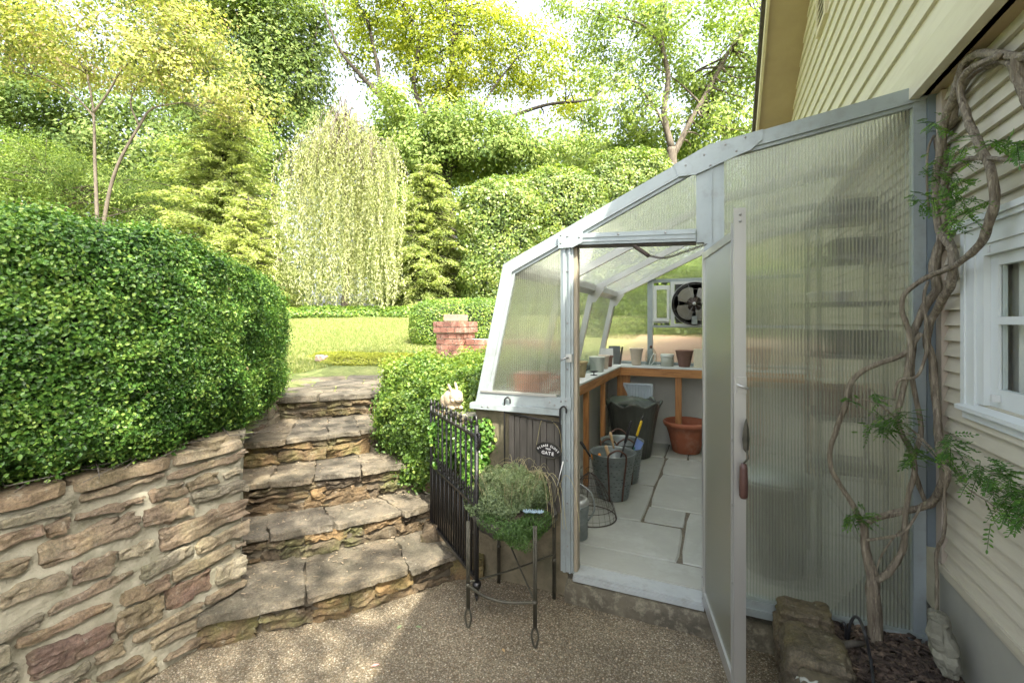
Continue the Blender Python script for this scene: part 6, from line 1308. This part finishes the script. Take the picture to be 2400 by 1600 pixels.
mb = MB(); ax3 = [(1,0,0),(0,0,1),(0,-1,0)]; mb.lathe([(0.085,-0.01),(0.085,0.005),(0.06,0.02),(0.055,0.045),(0.03,0.05),(0.028,0.07),(0.0,0.072)], fc, 30, axis=ax3); mb.build('hub', M['chain'], fn_)
mb = MB(); mb.tube([fc+np.array((0,-0.078,0)),fc+np.array((0,-0.085,0))],0.02,16); mb.build('hub_cap', M['bare'], fn_)
mb = MB(); mb.box((fc[0]-0.03,fc[1]-0.05,fc[2]-0.235),(fc[0]+0.03,fc[1]-0.02,fc[2]-0.14)); mb.build('motor_box', M['galv'], fn_)
mb = MB()
for k in range(8):
    a = k*math.pi/4+0.3; mb.tube([fc+np.array((0.03*math.cos(a),-0.06,0.03*math.sin(a))), fc+np.array((0.15*math.cos(a),-0.055,0.15*math.sin(a))), fc+np.array((0.25*math.cos(a),-0.03,0.25*math.sin(a)))], 0.002, 5)
for r in (0.10,0.17,0.23): mb.tube([fc+np.array((r*math.cos(t),-0.056+0.02*(r>0.2),r*math.sin(t))) for t in np.linspace(0,2*math.pi,40)],0.0016,5,cap=False)
mb.build('guard', M['screw'], fn_)
# shelving against the house behind the large panel
M['shelfgrey'] = surf('grey_shelf', (0.16,0.16,0.145), (0.11,0.11,0.10), 6, 0.6)
su = thing('shelving_unit', 'tall black shelving unit seen blurred through the large ribbed panel', 'shelves', (0.62,3.35,ZF))
for z in (0.75,1.05,1.40,1.70,1.96,2.20):
    mb = MB(); mb.box((0.52,3.12,z),(0.855,3.52,z+0.02)); mb.build('shelf', M['shelfgrey'], su)
for x, y in ((0.525,3.13),(0.525,3.49),(0.83,3.13),(0.83,3.49)):
    mb = MB(); mb.box((x-0.004,y-0.012,ZF),(x+0.02,y+0.016,2.25)); mb.build('upright', M['greyblack'], su)
random.seed(9)
lab = ['black plant tray on the topmost level of the shelving','stack of dark pots on the second level down','dark grey crate on the middle shelf level','pale bowl left on the level above the crate','brown pots lined on the low shelf level','charcoal bin at the foot of the shelving']
for (x0_, x1_, y0_, y1_, z0_, h, mt, lb, nm, ct_) in ((0.56,0.84,3.16,3.44,2.2205,0.08,'greyblack',lab[0],'plant_tray','tray'),(0.60,0.84,3.16,3.40,1.9805,0.10,'greyblack',lab[1],'pot_stack','pots'),(0.58,0.84,3.14,3.40,1.4205,0.14,'greyblack',lab[2],'storage_crate','crate'),(0.53,0.68,3.14,3.36,1.7205,0.06,'lettering',lab[3],'pale_bowl','bowl'),(0.54,0.80,3.14,3.40,1.0705,0.16,'browncl',lab[4],'clay_trough','trough')):
    c = ((x0_+x1_)/2,(y0_+y1_)/2,z0_); r0 = thing(nm, lb, ct_, c); mb = MB(); hx, hy = (x1_-x0_)/2, (y1_-y0_)/2
    sq = lambda r,z,a,j: (r/ (abs(math.cos(a))**5+abs(math.sin(a))**5)**0.2, z)
    mb.lathe([(hy*0.8,0),(hy*0.84,0.004),(hy*0.95,h-0.01),(hy,h-0.008),(hy,h),(hy*0.93,h),(hy*0.8,0.02),(0,0.02)], c, 32, fn=sq); mb.build('body', M[mt], r0)
c = (0.30,3.15,ZF); r0 = thing('waste_bin', 'dark grey plastic bin low down behind the large ribbed panel', 'bin', c)
mb = MB(); mb.lathe([(0.16,0),(0.165,0.01),(0.20,0.50),(0.215,0.51),(0.215,0.53),(0.20,0.53),(0.19,0.5),(0.15,0.03),(0,0.03)], c, 40); mb.build('body', M['shelfgrey'], r0)
mb = MB(); mb.lathe([(0.212,0.5305),(0.21,0.55),(0.12,0.585),(0,0.59)], c, 40); mb.build('lid', M['galv'], r0)
pot('terracotta_pot', 'terracotta pot on the floor glowing through the large ribbed panel', 'pot', (0.16,3.75,ZF), 0.12, 0.19, 0.36, M['terra'], 0.012)
pot('terracotta_pot', 'terracotta pot on the rear counter seen through the large panel', 'pot', (0.42,5.65,ZC), 0.08, 0.12, 0.24, M['terra'], 0.010)

# ---------------------------------------------------------------- bed by the house: stones, mulch, vine
random.seed(17)
def lichenmat():
    m, t, out = newmat('lichen_stone'); co = coords(t); b = N(t, 'ShaderNodeBsdfPrincipled', Roughness=0.9)
    n1 = N(t, 'ShaderNodeTexNoise', Scale=12.0, Detail=8.0, Roughness=0.7); t.links.new(co, n1.inputs['Vector']); r = ramp(t, [(0.3,(0.05,0.045,0.03)),(0.6,(0.13,0.11,0.07)),(0.75,(0.20,0.13,0.06))], n1.outputs[0])
    v = N(t, 'ShaderNodeTexNoise', Scale=9.0, Detail=1.5, Distortion=0.4); t.links.new(co, v.inputs['Vector']); rr = ramp(t, [(0.575,(0,0,0)),(0.59,(1,1,1))], v.outputs[0]); col = mixc(t, r.outputs[0], (0.50,0.53,0.50), rr.outputs[0])
    t.links.new(col, b.inputs['Base Color']); bp = N(t, 'ShaderNodeBump', Strength=0.8, Distance=0.01); t.links.new(n1.outputs[0], bp.inputs['Height']); t.links.new(bp.outputs[0], b.inputs['Normal']); t.links.new(b.outputs[0], out.inputs[0]); return m
for (x0_, x1_, y0_, y1_, h, mt, lb) in ((0.255,0.475,2.44,2.595,0.285,M['border'],'mossy border stone touching the greenhouse sill'),(0.262,0.49,2.16,2.43,0.262,M['border'],'dark long border stone in the middle of the row'),(0.285,0.50,1.78,2.15,0.25,lichenmat(),'border stone spotted with white lichen at the near end')):
    mb = MB(); mb.stone(((x0_+x1_)/2,(y0_+y1_)/2,h/2-0.02), ((x1_-x0_)/2,0,0), (0,(y1_-y0_)/2,0), (0,0,h/2+0.02), 14, 0.012, 9.0, rnd=random.random()); tag(mb.build('border_stone', mt, origin=((x0_+x1_)/2,(y0_+y1_)/2,0)), lb, 'stone', 'stones edging the mulch bed')
mb = MB(); n = 40; V = []
for j in range(n+1):
    for i in range(21):
        x = 0.44+0.46*i/20; y = -1.0+3.62*j/n; V.append((x, y, 0.185+0.02*mnoise.noise(Vector((x*7,y*7,0)))))
mb.add(V, [(j*21+i, j*21+i+1, (j+1)*21+i+1, (j+1)*21+i) for j in range(n) for i in range(20)], 1, 0.2, True)
for _ in range(3600):
    x, y = random.uniform(0.46,0.885), random.uniform(1.3,2.60) ; z = 0.195+0.02*mnoise.noise(Vector((x*7,y*7,0)))+random.uniform(0,0.02); a = random.gauss(0.5,0.9); L = random.uniform(0.006,0.026); W_ = random.uniform(0.003,0.008)
    ex = np.array((math.cos(a), math.sin(a), random.gauss(0,0.25)))*L; ey = np.array((-math.sin(a), math.cos(a), random.gauss(0,0.35)))*W_; ez = np.cross(ex, ey); ez = ez/np.linalg.norm(ez)*random.uniform(0.001,0.003); mb.obox((x,y,z), ex, ey, ez, 0)
tag(mb.build('bark_mulch', [M['mulch'], M['soil']]), 'dark shredded bark mulch in the narrow bed below the house wall', 'mulch', kind='stuff')
c = at_x(2208,1500,0.80); mb = MB(); mb.stone((c[0],c[1],c[2]-0.01), (0.035,-0.02,0), (0.015,0.055,0.0), (-0.01,0.012,0.105), 12, 0.011, 3.5, rnd=0.3); tag(mb.build('upright_rock', surf('grey_rock', (0.22,0.22,0.17), (0.13,0.13,0.10), 9, 0.9, 0, 0.6, 40), origin=(c[0],c[1],0.2)), 'knobbly grey rock standing upright against the house corner', 'rock')
c = at_z(2150,1478,0.21); mb = MB(); mb.stone(c, (0.05,0.01,0), (0,0.02,0), (0,0,0.012), 6, 0.01, 3.5, rnd=0.3); tag(mb.build('flat_rock', surf('pale_rock', (0.32,0.30,0.22), None, 9, 0.9, 0, 0.6, 40), origin=c), 'flat pale stone on the mulch beside the upright rock', 'rock')
r6 = lambda x, y: (1600+.2232*x, 1250+.2232*y)
mb = MB(); mb.tube(spline([at_z(*r6(1738,1125),0.20), at_y(*r6(1752,980),2.42), at_y(*r6(1795,880),2.40), at_y(*r6(1850,890),2.36), at_y(*r6(1915,1050),2.25), at_z(*r6(1975,1330),0.24), at_z(*r6(2010,1600),0.23), at_z(*r6(2040,1800),0.21)],8),0.006,8)
mb.tube(spline([at_z(*r6(1715,1110),0.20), at_y(*r6(1712,1000),2.43), at_y(*r6(1690,935),2.43), at_z(*r6(1660,960),0.21)],6),0.006,8); tag(mb.build('irrigation_hose', M['greyblack'], origin=(0.55,2.3,0.2)), 'thin dark irrigation hose looping out of the bark mulch', 'hose')
mb = MB(); a = at_z(*r6(1620,1190),0.22); b = at_z(*r6(1900,1150),0.235); mb.tube([a,(a+b)/2+np.array((0,0,0.006)),b],[0.012,0.014,0.010],10,bark=0.1); tag(mb.build('fallen_branch', M['oldwood'], origin=a), 'short dark branch lying on the mulch below the hose', 'branch')

# wisteria-like vine
c7 = lambda x, y: (1700+.5102*x, 800+.5102*y)
c8 = lambda x, y: (1700+.5102*x, .5102*y)
def vp(u, v, off=0.0):
    d = ray(u, v); ty = (2.53-off)/d[1]; tx = (0.845-off)/d[0] if d[0] > 1e-6 else 1e9; t = min(ty, tx); return np.array((0,0,EYE))+d*t
vine = thing('climbing_vine', 'old twisted woody vine climbing the greenhouse corner and house wall', 'vine', (0.58,2.5,0.2))
def stem(pts, rad, off=0.0, bark=0.17, n=5):
    P_ = [vp(*p, off) for p in pts]; k = .5102/FOC*1.55
    sp = spline(P_, 9); sr = splr([r*k for r in rad], 9); P2 = []
    for i, p in enumerate(sp): P2.append(p+np.array(mnoise.noise_vector(Vector(p)*9))*0.006)
    mb = MB(); mb.tube(P2, sr, 14, bark=bark); return mb
S = [c7(*p) for p in ((690,1385),(688,1340),(682,1200),(675,1090),(652,1000),(640,900),(632,835))]
mb = stem(S, [42,38,35,33,26,22,17]); P0 = MB(); mb.build('trunk', M['bark'], vine)
stems = [
 ([c7(*p) for p in ((632,840),(600,780),(575,730),(530,660),(490,580),(485,480),(520,385),(553,290),(580,190),(620,140),(700,100),(780,75),(850,40),(870,0),(900,-40))], [17,14,13,13,13,14,14,15,15,15,14,14,14,13,12], 0.01),
 ([c7(*p) for p in ((640,838),(690,815),(740,800),(830,775),(910,752),(970,710),(1008,640),(1005,560),(985,440),(975,330),(965,250),(950,100),(925,0))]+[c8(*p) for p in ((935,1480),(960,1440),(1000,1370),(1045,1270),(1040,1150),(990,1060),(970,950),(965,820),(985,700),(1000,600),(1035,480),(1070,390),(1085,330),(1110,280),(1160,250),(1230,245),(1330,262),(1400,255))], [16,17,17,18,19,20,22,22,20,19,18,18,18,19,19,20,21,20,19,18,18,20,20,22,22,20,18,17,17,16,15], 0.0),
 ([c7(*p) for p in ((690,1095),(760,1048),(810,970),(825,880),(828,800),(840,700),(868,600),(850,500),(810,420),(790,330),(830,180),(850,60),(845,-40))]+[c8(*p) for p in ((830,1480),(812,1430),(820,1360),(880,1300),(960,1255),(1040,1225),(1090,1195),(1150,1150),(1200,1060),(1232,940),(1225,810),(1190,720),(1160,650),(1115,560),(1090,470),(1085,390),(1120,330),(1180,290),(1260,262))], [20,18,15,15,14,14,14,13,13,14,15,15,14,13,13,12,13,13,14,15,16,17,17,18,17,16,16,15,15,16,14,13], 0.02),
 ([c7(*p) for p in ((650,912),(740,902),(810,880),(860,825),(900,740))], [8,8,8,7,6], 0.03),
 ([c7(*p) for p in ((690,1045),(705,1000),(740,950),(780,895),(830,840))], [5,5,5,5,4], 0.0),
 ([c7(*p) for p in ((1000,640),(940,760),(880,640),(870,540),(900,400),(860,180),(860,60),(870,-40))]+[c8(*p) for p in ((880,1480),(930,1390),(975,1330),(960,1230),(985,1130),(1010,1040),(1000,900),(1005,800),(985,640),(1040,560),(1060,460),(1100,380),(1150,330),(1230,290),(1300,275))], [10,11,12,12,13,13,13,14,18,22,24,25,20,18,18,18,24,22,20,18,16,15,14], -0.02),
 ([c8(*p) for p in ((1000,850),(1045,770),(1120,737),(1220,730),(1300,733),(1400,728))], [12,12,11,9,8,7], 0.02),
 ([c8(*p) for p in ((1345,255),(1345,310),(1355,370),(1385,440),(1420,520))], [20,22,20,18,15], 0.0),
 ([c8(*p) for p in ((1270,275),(1310,300),(1340,320))], [14,12,10], 0.0),
 ([c8(*p) for p in ((930,1290),(915,1360),(920,1480),(925,1580))]+[c7(*p) for p in ((915,80),(880,160),(800,180),(770,270))], [8,8,9,9,8,8,8,6], 0.03),
 ([c7(*p) for p in ((1015,600),(1012,700),(1010,800),(1002,900),(975,960),(968,1050),(970,1200),(965,1300))], [7,7,7,8,9,9,9,10], 0.0),
 ([c8(*p) for p in ((940,960),(925,870),(925,760),(935,680),(960,620))], [6,6,6,6,5], 0.0),
 ([c7(*p) for p in ((600,268),(650,270),(700,290),(780,350),(870,420),(950,500),(1020,570),(1090,630))], [4,4,4,4,4,4,4,3], 0.06),
 ([c7(*p) for p in ((640,268),(720,300),(800,365),(900,440),(970,520),(1035,590),(1070,640),(1180,720),(1290,800),(1400,880))], [3,3,3,4,4,4,3,3,3,2], 0.07),
 ([c7(*p) for p in ((800,410),(880,450),(960,530),(1030,600),(1080,625))], [3,3,3,3,2], 0.065)]
for pts, rad, off in stems: stem(pts, rad, off, 0.22 if max(rad) > 9 else 0.06).build('stem', M['bark'], vine)
# leaf sprays: pinnate leaves
LC, LA, LN, LS, LR = [], [], [], [], []; mb = MB()
def spray(cx, cy, rx, ry, n, fn_, off=0.05, size=0.015, spread=0.5, bright=0.4):
    for _ in range(n):
        x, y = random.gauss(cx, rx*0.42), random.gauss(cy, ry*0.42); p = vp(*fn_(x, y), off+random.uniform(-0.03, 0.08)); a = random.uniform(0, 6.28)
        d = np.array((CA,SA,0))*math.cos(a)+np.array((0,0,1))*(math.sin(a)*0.45-0.25)+np.array((SA,-CA,0))*random.uniform(0,0.6); d /= np.linalg.norm(d); L = random.uniform(0.035,0.07); m_ = random.randint(4,6)
        sd_ = np.cross(d, np.array((0,0,1.0))+RNG.normal(0,0.3,3)); sd_ /= np.linalg.norm(sd_); nr = np.cross(sd_, d); q = p+d*L+np.array((0,0,-0.012)); mb.tube([p,(p+q)/2+np.array((0,0,0.006)),q],[0.0012,0.001,0.0006],4); br = bright+random.gauss(0,0.2)
        for k in range(m_):
            b_ = p+(q-p)*(0.2+0.75*k/m_)
            for s_ in (-1,1): ax_ = sd_*s_*0.8+d*0.6; ax_ /= np.linalg.norm(ax_); sz = size*random.uniform(0.7,1.1); LC.append(b_+ax_*sz*0.55); LA.append(ax_*4); LN.append(nr*3); LS.append(sz); LR.append(br+random.gauss(0,0.1))
        LC.append(q+d*size*0.5); LA.append(d*4); LN.append(nr*3); LS.append(size); LR.append(br)
for a in ((740,380,130,60,34,c7),(860,500,80,70,18,c7),(605,795,85,38,26,c7),(1040,470,60,50,18,c7),(1000,520,60,40,10,c7),(1200,600,130,90,52,c7),(1290,720,110,90,46,c7),(840,330,60,60,10,c7),(690,260,30,40,8,c7),(575,260,30,30,6,c7),(1330,800,60,60,12,c7),(860,540,50,40,10,c7)): spray(*a)
for a in ((950,570,50,60,14,c8),(975,770,60,70,22,c8),(910,920,70,50,18,c8),(1060,950,90,70,34,c8),(1340,670,80,50,22,c8),(1250,650,60,30,8,c8),(1060,690,60,70,14,c8),(1040,1020,50,50,10,c8),(1030,850,40,40,8,c8),(1060,800,40,50,8,c8)): spray(*a, bright=0.6)
mb.build('leaf_stalks', M['sedge'], vine)['kind'] = 'stuff'
leaves('foliage', np.array(LC), np.array(LS), M['wist'], 0.42, 0.0, nrm=np.array(LN), axis=np.array(LA), rnd=np.array(LR), fold=True, parent=vine, ajit=0.3)

# ---------------------------------------------------------------- leaf litter
random.seed(5)
def litter(c, s_, a, mat, tilt=0.2):
    mb = MB(); ex = np.array((math.cos(a), math.sin(a), 0)); ey = np.array((-math.sin(a), math.cos(a), 0)); V = []; k = [(-1,0),(-0.5,0.35),(0.1,0.45),(0.6,0.25),(1,0),(0.6,-0.25),(0.1,-0.45),(-0.5,-0.35)]
    for x, y in k: V.append(np.array(c)+ex*x*s_+ey*y*s_+np.array((0,0,0.002+abs(y)*s_*0.5+0.15*s_*x*x)))
    V.append(np.array(c)+np.array((0,0,0.002))); mb.add(V, [(i,(i+1)%8,8) for i in range(8)]); return mb.build('fallen_leaf', mat, origin=c)
lm = [surf('dry_leaf_tan', (0.38,0.26,0.12), None, 20, 0.7), surf('dry_leaf_green', (0.14,0.20,0.09), None, 20, 0.7), surf('dry_leaf_pink', (0.45,0.22,0.20), None, 20, 0.7)]
spots = [((868,1413),'tan fallen leaf on the patio in front of the bottom step',0),((918,1352),'small tan leaf by the foot of the bottom step',0),((1063,1315),'pink fallen leaf between the gate and the steps',2),((1165,1310),'tan leaf on the patio under the plant stand',0),((936,1470),'green-grey leaf on the patio, left of the pair',1),((981,1470),'pale green leaf on the patio, right of the pair',1),((1180,1525),'crumpled brown leaf near the patio front edge by the stand foot',0),((745,1455),'lone brown leaf left of the patio centre',0),((880,1560),'red-brown leaf at the near edge of the patio',2)]
for (x, y), lb, m_ in spots:
    c = at_z(x*K if x > 0 else x, y, 0.003) if False else at_z(x*1.0, y*1.0, 0.004); tag(litter(c, random.uniform(0.014,0.022), random.uniform(0,6), lm[m_]), lb, 'leaf', 'fallen leaves on the patio')
mb = MB()
for _ in range(900):
    x, y = random.uniform(-2.3,0.3), random.uniform(1.2,2.6); r = random.uniform(0.0015,0.0045); mb.stone((x,y,r*0.6), (r*1.3,0,0), (0,r,0), (0,0,r*0.8), 1, 0, 4)
for i in range(5):
    L, R = np.array(SL[i]), np.array(SR[i]); L2, R2 = np.array(SL[i+1]), np.array(SR[i+1])
    for _ in range(90):
        a, b = random.random(), random.random()**0.7; q = (L*(1-a)+R*a)*(1-b)+(L2*(1-a)+R2*a)*b; th = random.uniform(0,6.28); l = random.uniform(0.003,0.014); mb.obox((q[0],q[1],SZ[i]+0.006), (math.cos(th)*l,math.sin(th)*l,0.001), (-math.sin(th)*0.0025,math.cos(th)*0.0025,0), (0,0,0.0012))
tag(mb.build('loose_grit', surf('grit', (0.30,0.24,0.16), (0.20,0.16,0.11), 30, 0.9, rvar=0.4)), 'loose grit and crumbs of debris on the patio and steps', 'grit', kind='stuff')
